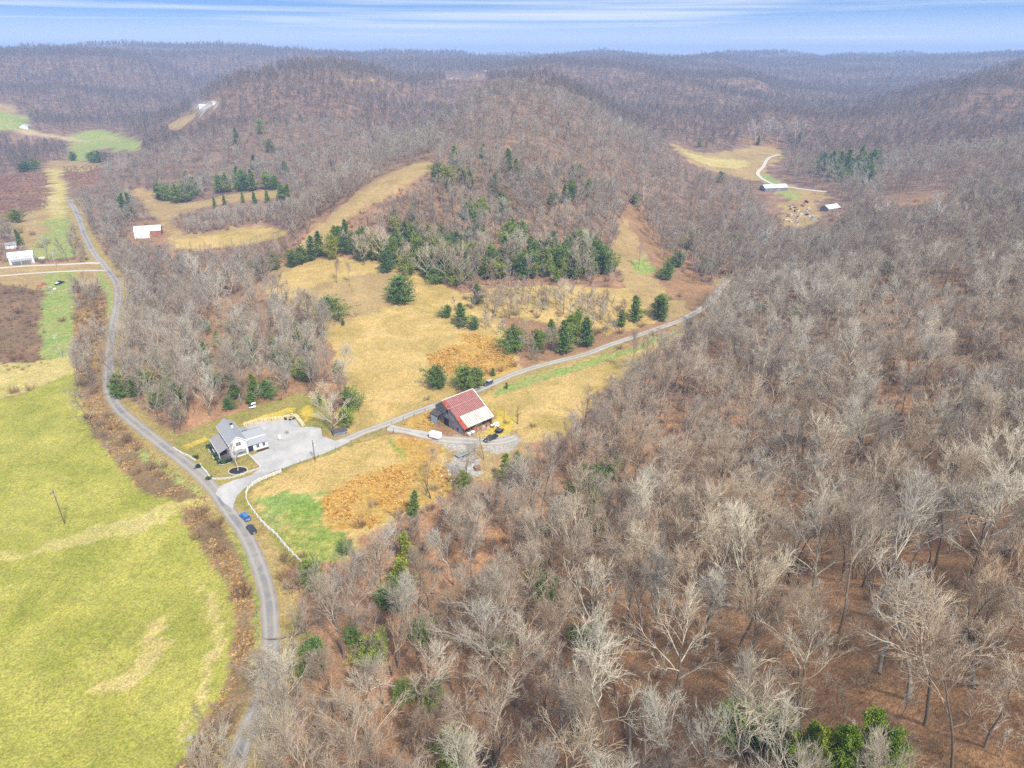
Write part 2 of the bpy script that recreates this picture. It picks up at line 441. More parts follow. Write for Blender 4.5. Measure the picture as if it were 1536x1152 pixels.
# level the parking lot, then the ground sheet
LOT_PX = [(366,640),(403,630),(442,627),(451,641),(481,641),(484,654),(503,662),(520,656),(524,663),(489,679),(450,694),(423,703),(403,709),(391,716),(368,731),(356,743),(350,765),(322,740),(330,730),(348,722),(379,711),(391,703),(376,684),(404,673)]
lot_poly = world_poly(LOT_PX)
def edge_dist(poly, x, y):
    d = np.full(len(x), 1e9)
    q = np.roll(poly, -1, 0)
    for (ax, ay), (bx, by) in zip(poly, q):
        L = (bx - ax) ** 2 + (by - ay) ** 2 + 1e-9
        t = np.clip(((x - ax) * (bx - ax) + (y - ay) * (by - ay)) / L, 0, 1)
        d = np.minimum(d, np.hypot(x - ax - t * (bx - ax), y - ay - t * (by - ay)))
    return d
_m = (XX > lot_poly[:, 0].min() - 12) & (XX < lot_poly[:, 0].max() + 12) & (YY > lot_poly[:, 1].min() - 12) & (YY < lot_poly[:, 1].max() + 12)
_x, _y = XX[_m], YY[_m]
_c = np.stack([np.ones(len(lot_poly)), lot_poly[:, 0], lot_poly[:, 1]], 1)
_cf = np.linalg.lstsq(_c, height(lot_poly[:, 0], lot_poly[:, 1]), rcond=None)[0]
_pl = _cf[0] + _cf[1] * _x + _cf[2] * _y
_in = inside(lot_poly, _x, _y); _ed = edge_dist(lot_poly, _x, _y)
_k = np.where(_in, np.clip(1 - (2.0 - _ed) / 4.0, .5, 1), np.clip(.5 - _ed / 8.0, 0, 1))
_rd, _ = line_dist(road_line, _x, _y)
_k = _k * np.clip((_rd - 3) / 5, 0, 1)
HZ[_m] = HZ[_m] * (1 - _k) + _pl * _k

def build_mesh(name, verts, faces, mats, smooth=False, mat_idx=None):
    me = bpy.data.meshes.new(name)
    me.from_pydata([tuple(v) for v in verts], [], [tuple(f) for f in faces])
    for m in (mats if isinstance(mats, (list, tuple)) else [mats]): me.materials.append(m)
    if mat_idx is not None: me.polygons.foreach_set('material_index', mat_idx)
    if smooth: me.polygons.foreach_set('use_smooth', [True] * len(me.polygons))
    me.update()
    return me
def quick_mesh(name, V, F, mat, smooth=True):
    """V (n,3) array, F (m,k) index array"""
    me = bpy.data.meshes.new(name)
    V = np.ascontiguousarray(V, dtype=np.float32); F = np.ascontiguousarray(F, dtype=np.int32)
    me.vertices.add(len(V)); me.vertices.foreach_set('co', V.ravel())
    k = F.shape[1]
    me.loops.add(F.size); me.loops.foreach_set('vertex_index', F.ravel())
    me.polygons.add(len(F)); me.polygons.foreach_set('loop_start', np.arange(0, F.size, k, dtype=np.int32))
    try: me.polygons.foreach_set('loop_total', np.full(len(F), k, dtype=np.int32))
    except Exception: pass
    me.update(calc_edges=True); me.validate()
    if smooth: me.polygons.foreach_set('use_smooth', np.ones(len(me.polygons), dtype=bool))
    for m in (mat if isinstance(mat, (list, tuple)) else [mat]): me.materials.append(m)
    return me
def link(name, me, parent=None, loc=None):
    o = bpy.data.objects.new(name, me); COL.objects.link(o)
    if parent is not None: o.parent = parent
    if loc is not None: o.location = loc
    return o
def tag(o, label=None, cat=None, group=None, kind=None):
    if label: o['label'] = label
    if cat: o['category'] = cat
    if group: o['group'] = group
    if kind: o['kind'] = kind
    return o
def thing(name, label, cat, loc=(0, 0, 0), rz=0.0, group=None):
    o = bpy.data.objects.new(name, None); COL.objects.link(o)
    o.empty_display_size = .5; o.location = loc; o.rotation_euler = (0, 0, rz)
    return tag(o, label, cat, group)

# ground material
t = NT('ground_cover'); t.rough(.95); t.b.inputs['Specular IOR Level'].default_value = .1
pos = t.geo()
A = t.n('ShaderNodeAttribute', attribute_name='cover_a').outputs['Color']
B = t.n('ShaderNodeAttribute', attribute_name='cover_b').outputs['Color']
n1 = t.noise(.055, 6, .62, pos, .6); n2 = t.noise(.42, 5, .7, pos); n3 = t.noise(2.4, 4, .75, pos)
f = t.math('ADD', t.math('MULTIPLY', n1, .62), t.math('MULTIPLY', n2, .38))
f = t.ramp(f, [(.40, grey(0)), (.60, grey(1))])
c = t.mix(f, A, B)
sp = t.ramp(n3, [(.36, grey(.55)), (.5, grey(1.0)), (.64, grey(1.45))])
c = t.mix(.75, c, sp, 'MULTIPLY')
n5 = t.noise(.16, 4, .7, pos, 1.0)
c = t.mix(.5, c, t.ramp(n5, [(.38, (.84, .88, .80, 1)), (.5, (1, 1, 1, 1)), (.62, (1.16, 1.08, 1.04, 1))]), 'MULTIPLY')
sp2 = t.ramp(n2, [(.36, grey(.78)), (.64, grey(1.2))])
c = t.mix(.8, c, sp2, 'MULTIPLY')
n6 = t.noise(1.15, 6, .8, pos, .4)
c = t.mix(.55, c, t.ramp(n6, [(.40, grey(.66)), (.5, grey(1.0)), (.60, grey(1.32))]), 'MULTIPLY')
t.col(c)
t.bump(t.math('ADD', n3, t.math('MULTIPLY', n2, 1.6)), .55, .35)
gi = np.arange(NX * NY).reshape(NY, NX)
F = np.stack([gi[:-1, :-1], gi[:-1, 1:], gi[1:, 1:], gi[1:, :-1]], -1).reshape(-1, 4)
gm = quick_mesh('ground', np.stack([vx, vy, HZ.ravel()], 1), F, t.m)
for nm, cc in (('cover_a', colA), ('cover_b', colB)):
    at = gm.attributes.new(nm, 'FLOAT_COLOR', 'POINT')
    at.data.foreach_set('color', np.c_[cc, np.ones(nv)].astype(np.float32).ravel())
tag(link('ground', gm), 'rolling ground of grass fields and leaf-covered forest floor', kind='structure')

# ------------------------------------------------------------------ roads
def ribbon(name, line, half, lift, mat, jag=0.0, seed=0, n=6):
    tdir = np.gradient(line, axis=0); tdir /= np.linalg.norm(tdir, axis=1)[:, None]
    nrm = np.stack([-tdir[:, 1], tdir[:, 0]], 1)
    V = []
    s = np.arange(len(line)) * 1.0
    jl = half + jag * fbm(s, s * 0 + 3, 3.0, seed, 3); jr = half + jag * fbm(s, s * 0 + 50, 3.0, seed + 5, 3)
    for k in range(n + 1):
        w = -1 + 2 * k / n
        off = np.where(w < 0, w * jl, w * jr)
        p = line + nrm * off[:, None]
        V.append(np.c_[p, height(p[:, 0], p[:, 1]) + lift - .05 * abs(w) ** 3])
    V = np.stack(V, 1)
    L = len(line); gi = np.arange(L * (n + 1)).reshape(L, n + 1)
    F = np.stack([gi[:-1, :-1], gi[1:, :-1], gi[1:, 1:], gi[:-1, 1:]], -1).reshape(-1, 4)[:, ::-1]
    me = quick_mesh(name, V.reshape(-1, 3), F, mat)
    at = me.attributes.new('across', 'FLOAT', 'POINT')
    at.data.foreach_set('value', np.tile(np.linspace(-1, 1, n + 1), L).astype(np.float32))
    return link(name, me)
def road_mat(name, c1, c2, edge, track, fine=6.0):
    t = NT(name); t.rough(.92); p = t.geo()
    ac = t.n('ShaderNodeAttribute', attribute_name='across').outputs['Fac']
    a = t.math('ABSOLUTE', ac)
    n1 = t.noise(.16, 5, .65, p, .5); n2 = t.noise(fine, 3, .8, p)
    c = t.mix(t.ramp(n1, [(.42, grey(0)), (.58, grey(1))]), c1, c2)
    n0 = t.noise(.035, 3, .6, p); c = t.mix(t.ramp(n0, [(.48, grey(0)), (.6, grey(.8))]), c, c2)
    n4 = t.noise(.55, 5, .8, p, 1.5); c = t.mix(t.ramp(n4, [(.60, grey(0)), (.64, grey(.55))]), c, tuple(x * .55 for x in c1[:3]) + (1,))
    wt = t.ramp(t.math('ADD', a, t.math('MULTIPLY', t.math('SUBTRACT', n1, .5), .35)), [(.22, grey(0)), (.45, grey(.75)), (.62, grey(.55)), (.8, grey(0))])
    c = t.mix(wt, c, track)
    ed = t.ramp(t.math('ADD', a, t.math('MULTIPLY', t.math('SUBTRACT', n2, .5), .5)), [(.8, grey(0)), (.98, grey(1))])
    c = t.mix(ed, c, edge)
    c = t.mix(.7, c, t.ramp(n2, [(.3, grey(.75)), (.7, grey(1.22))]), 'MULTIPLY')
    t.col(c); t.bump(n2, .3, .03)
    return t.m
m_road = road_mat('worn_asphalt', rgb(140,138,140), rgb(172,164,152), rgb(176,152,116), rgb(190,182,170))
m_lane = road_mat('lane_gravel', rgb(190,184,174), rgb(176,166,150), rgb(176,156,112), rgb(214,208,198))
rd = road_line
tag(ribbon('road', rd, 2.1, .07, m_road, .25, 1), 'narrow worn grey country road curving beside the green field', kind='structure')
tag(ribbon('gravel_lane', lane_line, 1.9, .075, m_lane, .3, 2), 'pale gravel lane climbing past the red barn', kind='structure')
tag(ribbon('barn_driveway', spur_line, 2.3, .06, road_mat('spur_gravel', rgb(206,202,192), rgb(186,176,160), rgb(178,156,116), rgb(214,210,202)), .9, 3), 'pale gravel spur leading to the barn', kind='structure')
def px_ribbon(name, px, half, mat, label, lift=.1, jag=.3):
    o = ribbon(name, world_line(px, 2.0), half, lift, mat, jag, 7)
    return tag(o, label, kind='structure')
m_track = road_mat('white_track', rgb(226,216,202), rgb(214,200,180), rgb(196,170,130), rgb(236,230,220), 2.0)
px_ribbon('valley_driveway', [(1170,232),(1155,236),(1149,242),(1145,250),(1138,257),(1137,262),(1143,268),(1156,275),(1170,279),(1190,282),(1212,285),(1240,288)], 1.9, m_track, 'pale winding driveway across the far right field', .25)
px_ribbon('dirt_track', [(-60,404),(0,402),(40,399),(90,397),(125,395),(150,395)], 1.6, m_track, 'bare dirt track in front of the far white house', .1)
px_ribbon('farm_track', [(-60,420),(0,414),(50,410),(100,407),(130,406),(158,406)], 1.3, m_track, 'second worn dirt track nearer the parked truck', .1)

# parking lot sheet
def sheet(name, poly, lift, mat, step=1.0, jag=.25):
    bm = bmesh.new()
    pl = resample(np.vstack([poly, poly[:1]]), 1.2)[:-1]
    pl = pl + jag * np.stack([fbm(pl[:, 0], pl[:, 1], 2.5, 5, 2), fbm(pl[:, 0], pl[:, 1], 2.5, 15, 2)], 1)
    lo, hi = pl.min(0), pl.max(0)
    vs = [bm.verts.new((x, y, 0)) for x, y in pl]
    bm.faces.new(vs)
    bmesh.ops.triangulate(bm, faces=bm.faces[:])
    for ax in (0, 1):
        for v in np.arange(lo[ax] + step, hi[ax], step * 2):
            co = Vector((v, 0, 0)) if ax == 0 else Vector((0, v, 0)); no = Vector((1, 0, 0)) if ax == 0 else Vector((0, 1, 0))
            bmesh.ops.bisect_plane(bm, geom=bm.verts[:] + bm.edges[:] + bm.faces[:], plane_co=co, plane_no=no)
    co = np.array([v.co[:2] for v in bm.verts]); z = height(co[:, 0], co[:, 1]) + lift
    for v, zz in zip(bm.verts, z): v.co.z = zz
    bmesh.ops.recalc_face_normals(bm, faces=bm.faces[:])
    me = bpy.data.meshes.new(name); bm.to_mesh(me); bm.free()
    if sum(p.normal.z for p in me.polygons) < 0: me.flip_normals()
    me.polygons.foreach_set('use_smooth', [True] * len(me.polygons)); me.materials.append(mat)
    return link(name, me)
t = NT('lot_gravel'); t.rough(.95); p = t.geo()
n1 = t.noise(.12, 5, .65, p, .7); n2 = t.noise(5.0, 3, .85, p)
c = t.mix(t.ramp(n1, [(.38, grey(0)), (.64, grey(1))]), rgb(186,184,180), rgb(214,210,203))
c = t.mix(.75, c, t.ramp(n2, [(.3, grey(.75)), (.7, grey(1.2))]), 'MULTIPLY')
t.col(c); t.bump(n2, .4, .04)
m_lot = t.m
tag(sheet('parking_lot', lot_poly, .085, m_lot, 1.0, .5), 'pale grey gravel parking area behind the white farmhouse', kind='structure')
# ------------------------------------------------------------------ tree materials
def leaf_mat(name, stops, rough=.85, use_color=True, patch=True):
    """colour varies from plant to plant and over its surface; obj.color tints single plants"""
    t = NT(name); t.rough(rough); t.b.inputs['Specular IOR Level'].default_value = .15
    oi = t.n('ShaderNodeObjectInfo')
    f = t.noise(.9, 3, .6, t.obj())
    k = t.math('ADD', t.math('MULTIPLY', oi.outputs['Random'], .75), t.math('MULTIPLY', t.math('SUBTRACT', f, .3), .6), True)
    c = t.ramp(k, stops)
    if patch:
        pf = t.noise(.012, 4, .6, t.geo())
        c = t.mix(1.0, c, t.ramp(pf, [(.36, (1.03, .93, .87, 1)), (.5, (.93, .92, .90, 1)), (.64, (1.04, 1.06, 1.04, 1))]), 'MULTIPLY')
    if use_color: c = t.mix(1.0, c, oi.outputs['Color'], 'MULTIPLY')
    t.col(c)
    return t.m
# twigs: greys, straw greys and pinkish browns
TW = [(0, rgb(204,190,168,.86)), (.3, rgb(178,162,142,.86)), (.55, rgb(214,206,188,.86)), (.8, rgb(158,142,126,.86)), (1, rgb(194,180,164,.86))]
m_twig = leaf_mat('bare_twigs', TW)
m_twig_far = leaf_mat('bare_twigs_far_shaded', [(0, rgb(186,166,146,.52)), (.3, rgb(160,140,124,.52)), (.55, rgb(190,174,156,.52)), (.8, rgb(148,130,118,.52)), (1, rgb(172,156,144,.52))])  # darker, shaded copy of the twig colours for the farthest woods
m_twig_mid = leaf_mat('bare_twigs_mid_shaded', [(p, tuple(v * .78 for v in c[:3]) + (1,)) for p, c in TW])  # twig colours dimmed into a shaded copy for the middle distance
m_bark = leaf_mat('grey_bark', [(0, rgb(150,138,124)), (.4, rgb(130,116,104)), (.7, rgb(166,156,144)), (1, rgb(110,96,86))])
m_white = leaf_mat('white_bark', [(0, rgb(236,228,214)), (.5, rgb(220,206,190)), (1, rgb(244,238,228))])
m_dark = leaf_mat('dark_bark', [(0, rgb(110,98,86)), (.5, rgb(90,78,68)), (1, rgb(126,112,98))])
m_cedar = leaf_mat('cedar_foliage', [(0, rgb(78,108,58,.9)), (.3, rgb(104,128,64,.9)), (.55, rgb(84,112,68,.9)), (.8, rgb(130,144,70,.9)), (1, rgb(96,124,76,.9))])
m_brush = leaf_mat('brush_twigs', [(0, rgb(176,146,118)), (.35, rgb(150,122,100)), (.7, rgb(196,172,144)), (1, rgb(140,112,96))])
m_gold_grass = leaf_mat('golden_grass', [(0, rgb(222,178,92,.8)), (.4, rgb(206,160,78,.8)), (.7, rgb(228,196,126,.8)), (1, rgb(192,146,78,.8))])
m_dry = leaf_mat('dry_grass', [(0, rgb(206,168,108,.78)), (.4, rgb(184,146,92,.78)), (.7, rgb(212,184,132,.78)), (1, rgb(166,132,90,.78))])

# ------------------------------------------------------------------ tree shapes
class Sticks:
    """tapering limbs collected into one mesh"""
    def __init__(self): self.V = []; self.F = []; self.n = 0
    def add(self, pts, rad, sides):
        pts = np.asarray(pts, float); k = len(pts)
        d = np.gradient(pts, axis=0); d /= np.linalg.norm(d, axis=1)[:, None] + 1e-9
        ref = np.array([0, 0, 1.0]) if abs(d[0, 2]) < .9 else np.array([1.0, 0, 0])
        u = np.cross(d, ref); u /= np.linalg.norm(u, axis=1)[:, None] + 1e-9
        v = np.cross(d, u)
        a = np.arange(sides) * 2 * PI / sides
        ring = pts[:, None, :] + np.asarray(rad)[:, None, None] * (np.cos(a)[None, :, None] * u[:, None, :] + np.sin(a)[None, :, None] * v[:, None, :])
        self.V.append(ring.reshape(-1, 3))
        i = np.arange(k - 1)[:, None] * sides + np.arange(sides)[None, :]
        j = np.arange(k - 1)[:, None] * sides + (np.arange(sides)[None, :] + 1) % sides
        self.F.append((np.stack([i, j, j + sides, i + sides], -1).reshape(-1, 4)) + self.n)
        self.n += k * sides
    def arrays(self): return np.vstack(self.V), np.vstack(self.F)
    def mesh(self, name, mat): return quick_mesh(name, *self.arrays(), mat, False)

def rot_about(d, ax, ang):
    return d * math.cos(ang) + np.cross(ax, d) * math.sin(ang) + ax * np.dot(ax, d) * (1 - math.cos(ang))
def bare_tree(seed, h=18.0, spread=1.0, trunk_frac=.38, lean=.05, n_limb=8, n_sub=6, n_twig=5, n_fine=3, r0=.25, fine_r=.020, up=.25, angle=(.5, .95), bend=.16, forks=1):
    """-> trunk Sticks, crown Sticks. A trunk with limbs that fork and fork again down to twigs"""
    R = random.Random(seed)
    T, C = Sticks(), Sticks()
    def grow(p, d, L, r, lev, S, sides, seg, upk, taper=.55):
        pts = [p]; rad = [r]
        d = d / np.linalg.norm(d)
        for i in range(seg):
            bb = bend * (.35 if lev == 0 else 1)
            d = d + np.array([R.gauss(0, bb), R.gauss(0, bb), R.gauss(0, bb * .7) + upk / seg])
            d /= np.linalg.norm(d)
            pts.append(pts[-1] + d * L / seg); rad.append(r * (1 - (1 - taper) * (i + 1) / seg))
        S.add(pts, rad, sides)
        return np.array(pts), np.array(rad)
    def at(pts, rad, f):
        x = f * (len(pts) - 1); i = min(int(x), len(pts) - 2); a = x - i
        d = pts[i + 1] - pts[i]
        return pts[i] * (1 - a) + pts[i + 1] * a, d / np.linalg.norm(d), rad[i] * (1 - a) + rad[i + 1] * a
    def side(d, ang, az):
        ref = np.array([0, 0, 1.0]) if abs(d[2]) < .95 else np.array([1.0, 0, 0])
        ax = np.cross(d, ref); ax /= np.linalg.norm(ax)
        ax = rot_about(ax, d, az)
        return rot_about(d, ax, ang)
    stems = []
    for s in range(forks):
        d0 = np.array([R.gauss(0, lean), R.gauss(0, lean), 1.0])
        if forks > 1:
            a = 2 * PI * s / forks + R.random(); d0 += .22 * np.array([math.cos(a), math.sin(a), 0])
        k = 1.0 if s == 0 else R.uniform(.75, .95)
        pts, rad = grow(np.array([.25 * math.cos(s * 2.1) * (forks > 1), .25 * math.sin(s * 2.1) * (forks > 1), -.4]), d0, h * .80 * k, r0 * (k if forks == 1 else .75 * k), 0, T, 7, 8, .05, .18)
        stems.append((pts, rad, k))
    nl = max(3, n_limb // forks)
    for pts, rad, k in stems:
        az = R.random() * 6.3
        for i in range(nl + 2):
            f = trunk_frac + (1 - trunk_frac) * (i + R.uniform(-.25, .35)) / (nl + .5)
            f = min(max(f, trunk_frac * .8), 1.0)
            p, d, r = at(pts, rad, f)
            top = (f - trunk_frac) / (1 - trunk_frac)
            az += 2.4 + R.uniform(-.5, .5)
            ang = R.uniform(*angle) * (1 - .55 * top)
            L = h * spread * (.42 - .20 * top) * R.uniform(.75, 1.2) * k
            lp, lr = grow(p, side(d, ang, az), L, min(r * .62, .14 * h / 18), 1, C, 5, 5, up + .15, .3)
            for j in range(n_sub + 1):
                g = .25 + .75 * (j + R.uniform(0, .5)) / (n_sub + .5); g = min(g, 1.0)
                p2, d2, r2 = at(lp, lr, g)
                sp, sr = grow(p2, side(d2, R.uniform(.25, .72), R.random() * 6.3), L * R.uniform(.32, .6) * (1.15 - .45 * g), max(r2 * .6, fine_r * 1.5), 2, C, 3, 3, up * .8, .4)
                for q in range(n_twig):
                    g3 = .2 + .8 * (q + R.random()) / n_twig
                    p3, d3, r3 = at(sp, sr, min(g3, 1))
                    tp, tr = grow(p3, side(d3, R.uniform(.25, .7), R.random() * 6.3), h * R.uniform(.045, .095), max(r3 * .6, fine_r), 3, C, 3, 2, up * .6, .5)
                    for z in range(n_fine):
                        p4, d4, r4 = at(tp, tr, R.uniform(.2, 1))
                        e = p4 + side(d4, R.uniform(.2, .7), R.random() * 6.3) * h * R.uniform(.025, .05)
                        C.add([p4, e], [fine_r * .75, fine_r * .3], 3)
    return T, C

def tuft_cloud(seed, P, N, size, k=3, droop=.0):
    """leaf-sized faces: one small jagged triangle pair at each point"""
    R = np.random.default_rng(seed)
    n = len(P)
    a = R.normal(size=(n, 3)); a /= np.linalg.norm(a, axis=1)[:, None]
    d = N * .8 + a * .7; d /= np.linalg.norm(d, axis=1)[:, None]
    s = np.cross(d, R.normal(size=(n, 3))); s /= np.linalg.norm(s, axis=1)[:, None] + 1e-9
    L = (size * R.uniform(.7, 1.4, n))[:, None]; W = L * R.uniform(.28, .5, n)[:, None]
    nrm = np.cross(d, s)
    v0 = P - s * W * .5; v1 = P + s * W * .5; v2 = P + d * L * .7 + s * W * .6 + nrm * L * .12; v3 = P + d * L + nrm * L * -.05 - s * W * .2
    V = np.stack([v0, v1, v2, v3], 1).reshape(-1, 3)
    F = np.arange(n * 4).reshape(n, 4)
    return V, F
def cedar_tree(seed, h=9.0, w=5.0, n_br=120, per=34, shape='cone', size=.34, base=.05):
    R = np.random.default_rng(seed); rr = random.Random(seed)
    T = Sticks()
    zt = np.linspace(-.3, h * .93, 7)
    wob = np.cumsum(R.normal(0, .05 * h / 9, (7, 2)), 0)
    tp = np.c_[wob, zt]; T.add(tp, np.linspace(.17, .03, 7) * h / 9, 6)
    tops = [(0, 0, 1.0)] + ([(R.uniform(-.25, .25) * w, R.uniform(-.25, .25) * w, R.uniform(.72, .9)) for _ in range(2)] if shape != 'cone' else [])
    P, N = [], []
    lump = [(rr.random() * 6.28, rr.uniform(.1, .95), rr.uniform(.2, .5)) for _ in range(12)]
    for i in range(n_br):
        f = base + (1 - base) * (i + rr.random()) / n_br
        ox, oy, kt = tops[i % len(tops)]
        f2 = f
        if shape == 'cone': prof = (1 - f2) ** .62 * (1.0 if f2 > .2 else .55 + 2.25 * f2)
        else: prof = math.sqrt(max(0, 1 - ((f2 - .36) / .66) ** 2)) * .95 + .04
        az = i * 2.399 + rr.uniform(-.5, .5)
        for la, lf, lk in lump:
            prof *= 1 + lk * math.exp(-((f - lf) / .12) ** 2) * math.cos(az - la)
        L = w * .5 * prof * (rr.uniform(.55, 1.05) if rr.random() < .8 else rr.uniform(1.05, 1.35))
        z0 = f * h * kt * .9
        el = rr.uniform(.05, .45) + .5 * f
        k = np.interp(z0, zt, np.arange(7)); i0 = min(int(k), 5)
        b = tp[i0] * (1 - (k - i0)) + tp[i0 + 1] * (k - i0)
        b = b + np.array([ox, oy, 0]) * min(1, f * 1.5)
        d = np.array([math.cos(az) * math.cos(el), math.sin(az) * math.cos(el), math.sin(el)])
        e = b + d * max(L, .25)
        if L > .5 and i % 2 == 0: T.add([b, b + d * L * .8], [.035 * h / 9, .012], 3)
        m = max(6, int(per * (.35 + L / (w * .5))))
        q = R.random(m) ** .6
        P.append(b + (e - b) * q[:, None] + R.normal(0, .08 + .06 * L, (m, 3)) * np.array([1, 1, .7]))
        nn = R.normal(0, .5, (m, 3)) + d + np.array([0, 0, .35]); N.append(nn / np.linalg.norm(nn, axis=1)[:, None])
    P = np.vstack(P); N = np.vstack(N)
    P[:, 2] = np.maximum(P[:, 2], .12)
    V, F = tuft_cloud(seed + 1, P, N, size)
    return T, (V, F)
def bush(seed, h=2.6, w=3.2, n=42, per=9, r=.03):
    R = random.Random(seed); S = Sticks()
    for i in range(n):
        a = R.random() * 6.28; el = R.uniform(.5, 1.4); L = h * R.uniform(.6, 1.1)
        b = np.array([math.cos(a), math.sin(a), 0]) * R.random() ** .6 * w * .3
        d = np.array([math.cos(a) * math.cos(el), math.sin(a) * math.cos(el), math.sin(el)])
        p = [b, b + d * L * .5, b + d * L * .85 + np.array([R.gauss(0, .15), R.gauss(0, .15), .15 * h])]
        S.add(p, [r, r * .7, r * .35], 3)
        for j in range(per):
            q = R.uniform(.25, 1); x = p[0] * (1 - q) + p[2] * q if q > .5 else p[0] * (1 - 2 * q) + p[1] * 2 * q
            e = x + np.array([R.gauss(0, .3), R.gauss(0, .3), R.uniform(-.05, .5)]) * h * .35
            S.add([x, e], [r * .55, r * .25], 3)
    return S
def grass_clump(seed, h=.9, w=.9, n=40):
    R = np.random.default_rng(seed)
    P = np.c_[R.normal(0, w * .3, (n, 2)), np.zeros(n)]
    N = np.c_[R.normal(0, .35, (n, 2)), np.ones(n)]; N /= np.linalg.norm(N, axis=1)[:, None]
    V, F = tuft_cloud(seed, P, N, h)
    return V, F

# near shapes (each a trunk mesh and a crown mesh)
NEAR = []
specs = [
 dict(h=19, spread=1.05, trunk_frac=.36, n_limb=10, angle=(.6, 1.05)),                       # 0 broad
 dict(h=20, spread=.85, trunk_frac=.45, n_limb=9, angle=(.4, .75), up=.4),                  # 1 upright
 dict(h=17, spread=1.2, trunk_frac=.30, n_limb=11, angle=(.75, 1.2), up=.3),                # 2 wide
 dict(h=18, spread=1.0, trunk_frac=.30, n_limb=12, angle=(.45, .85), up=.35, forks=2),      # 3 forked
 dict(h=21, spread=.7, trunk_frac=.55, n_limb=8, angle=(.45, .85), up=.3, r0=.2),           # 4 slender
 dict(h=16, spread=1.1, trunk_frac=.22, n_limb=12, angle=(.5, .95), up=.45, forks=3),       # 5 many stems
 dict(h=19, spread=.95, trunk_frac=.42, n_limb=9, angle=(.6, 1.1), bend=.26),               # 6 crooked
 dict(h=18, spread=1.1, trunk_frac=.4, n_limb=10, angle=(.5, 1.0), up=.2, lean=.07),        # 7 leaning
]
LOOK = ['broad', 'upright', 'wide', 'forked', 'slender', 'many-stemmed', 'crooked', 'leaning']
for i, s in enumerate(specs):
    T, C = bare_tree(100 + i, **s)
    NEAR.append((T.mesh('trunk_shape', m_bark), C.mesh('crown_shape', m_twig), s['h'], (T, C)))
# middle-distance and far shapes: fewer, stouter twigs
MID = []
for i in range(6):
    T, C = bare_tree(200 + i, h=17 + i % 3, spread=[1, .8, 1.15, .95, .7, 1.05][i], trunk_frac=.35, n_limb=8, n_sub=5, n_twig=4, n_fine=2, fine_r=.038, up=.35, forks=[1, 1, 1, 2, 1, 3][i], angle=(.5, 1.0))
    MID.append((T, C))
FAR = []
for i in range(5):
    T, C = bare_tree(300 + i, h=17, spread=1.05, trunk_frac=.3, n_limb=7, n_sub=4, n_twig=3, n_fine=2, fine_r=.062, up=.35, angle=(.5, 1.0), r0=.14)
    FAR.append((T, C))
SYC = []
for i in range(3):
    T, C = bare_tree(400 + i, h=21, spread=.95, trunk_frac=.42, n_limb=9, n_sub=5, n_twig=4, n_fine=2, r0=.34, fine_r=.045, up=.4, angle=(.45, .9), bend=.2, forks=[1, 2, 1][i])
    SYC.append((T.mesh('white_trunk_shape', m_white), C.mesh('white_crown_shape', m_white), 21))
CED = []
for i, (h, w_, shp) in enumerate([(9, 5, 'cone'), (8, 5.4, 'round'), (10, 4.6, 'cone'), (7, 5.5, 'round'), (11, 4.2, 'cone')]):
    T, (V, F) = cedar_tree(500 + i, h, w_, shape=shp)
    CED.append((T.mesh('cedar_trunk_shape', m_dark), quick_mesh('cedar_crown_shape', V, F, m_cedar, False), h, (T, V, F)))
BUSH = [bush(600 + i, 2.6 + .3 * i, 3.2, 40, 9) for i in range(4)]
BUSHM = [b.mesh('brush_shape', m_brush) for b in BUSH]
SNAG = []
for i in range(2):
    T, C = bare_tree(700 + i, h=11, spread=.55, trunk_frac=.4, n_limb=6, n_sub=2, n_twig=1, n_fine=0, r0=.26, fine_r=.04, bend=.25)
    SNAG.append((T.mesh('snag_trunk_shape', m_dark), C.mesh('snag_limb_shape', m_dark), 11))

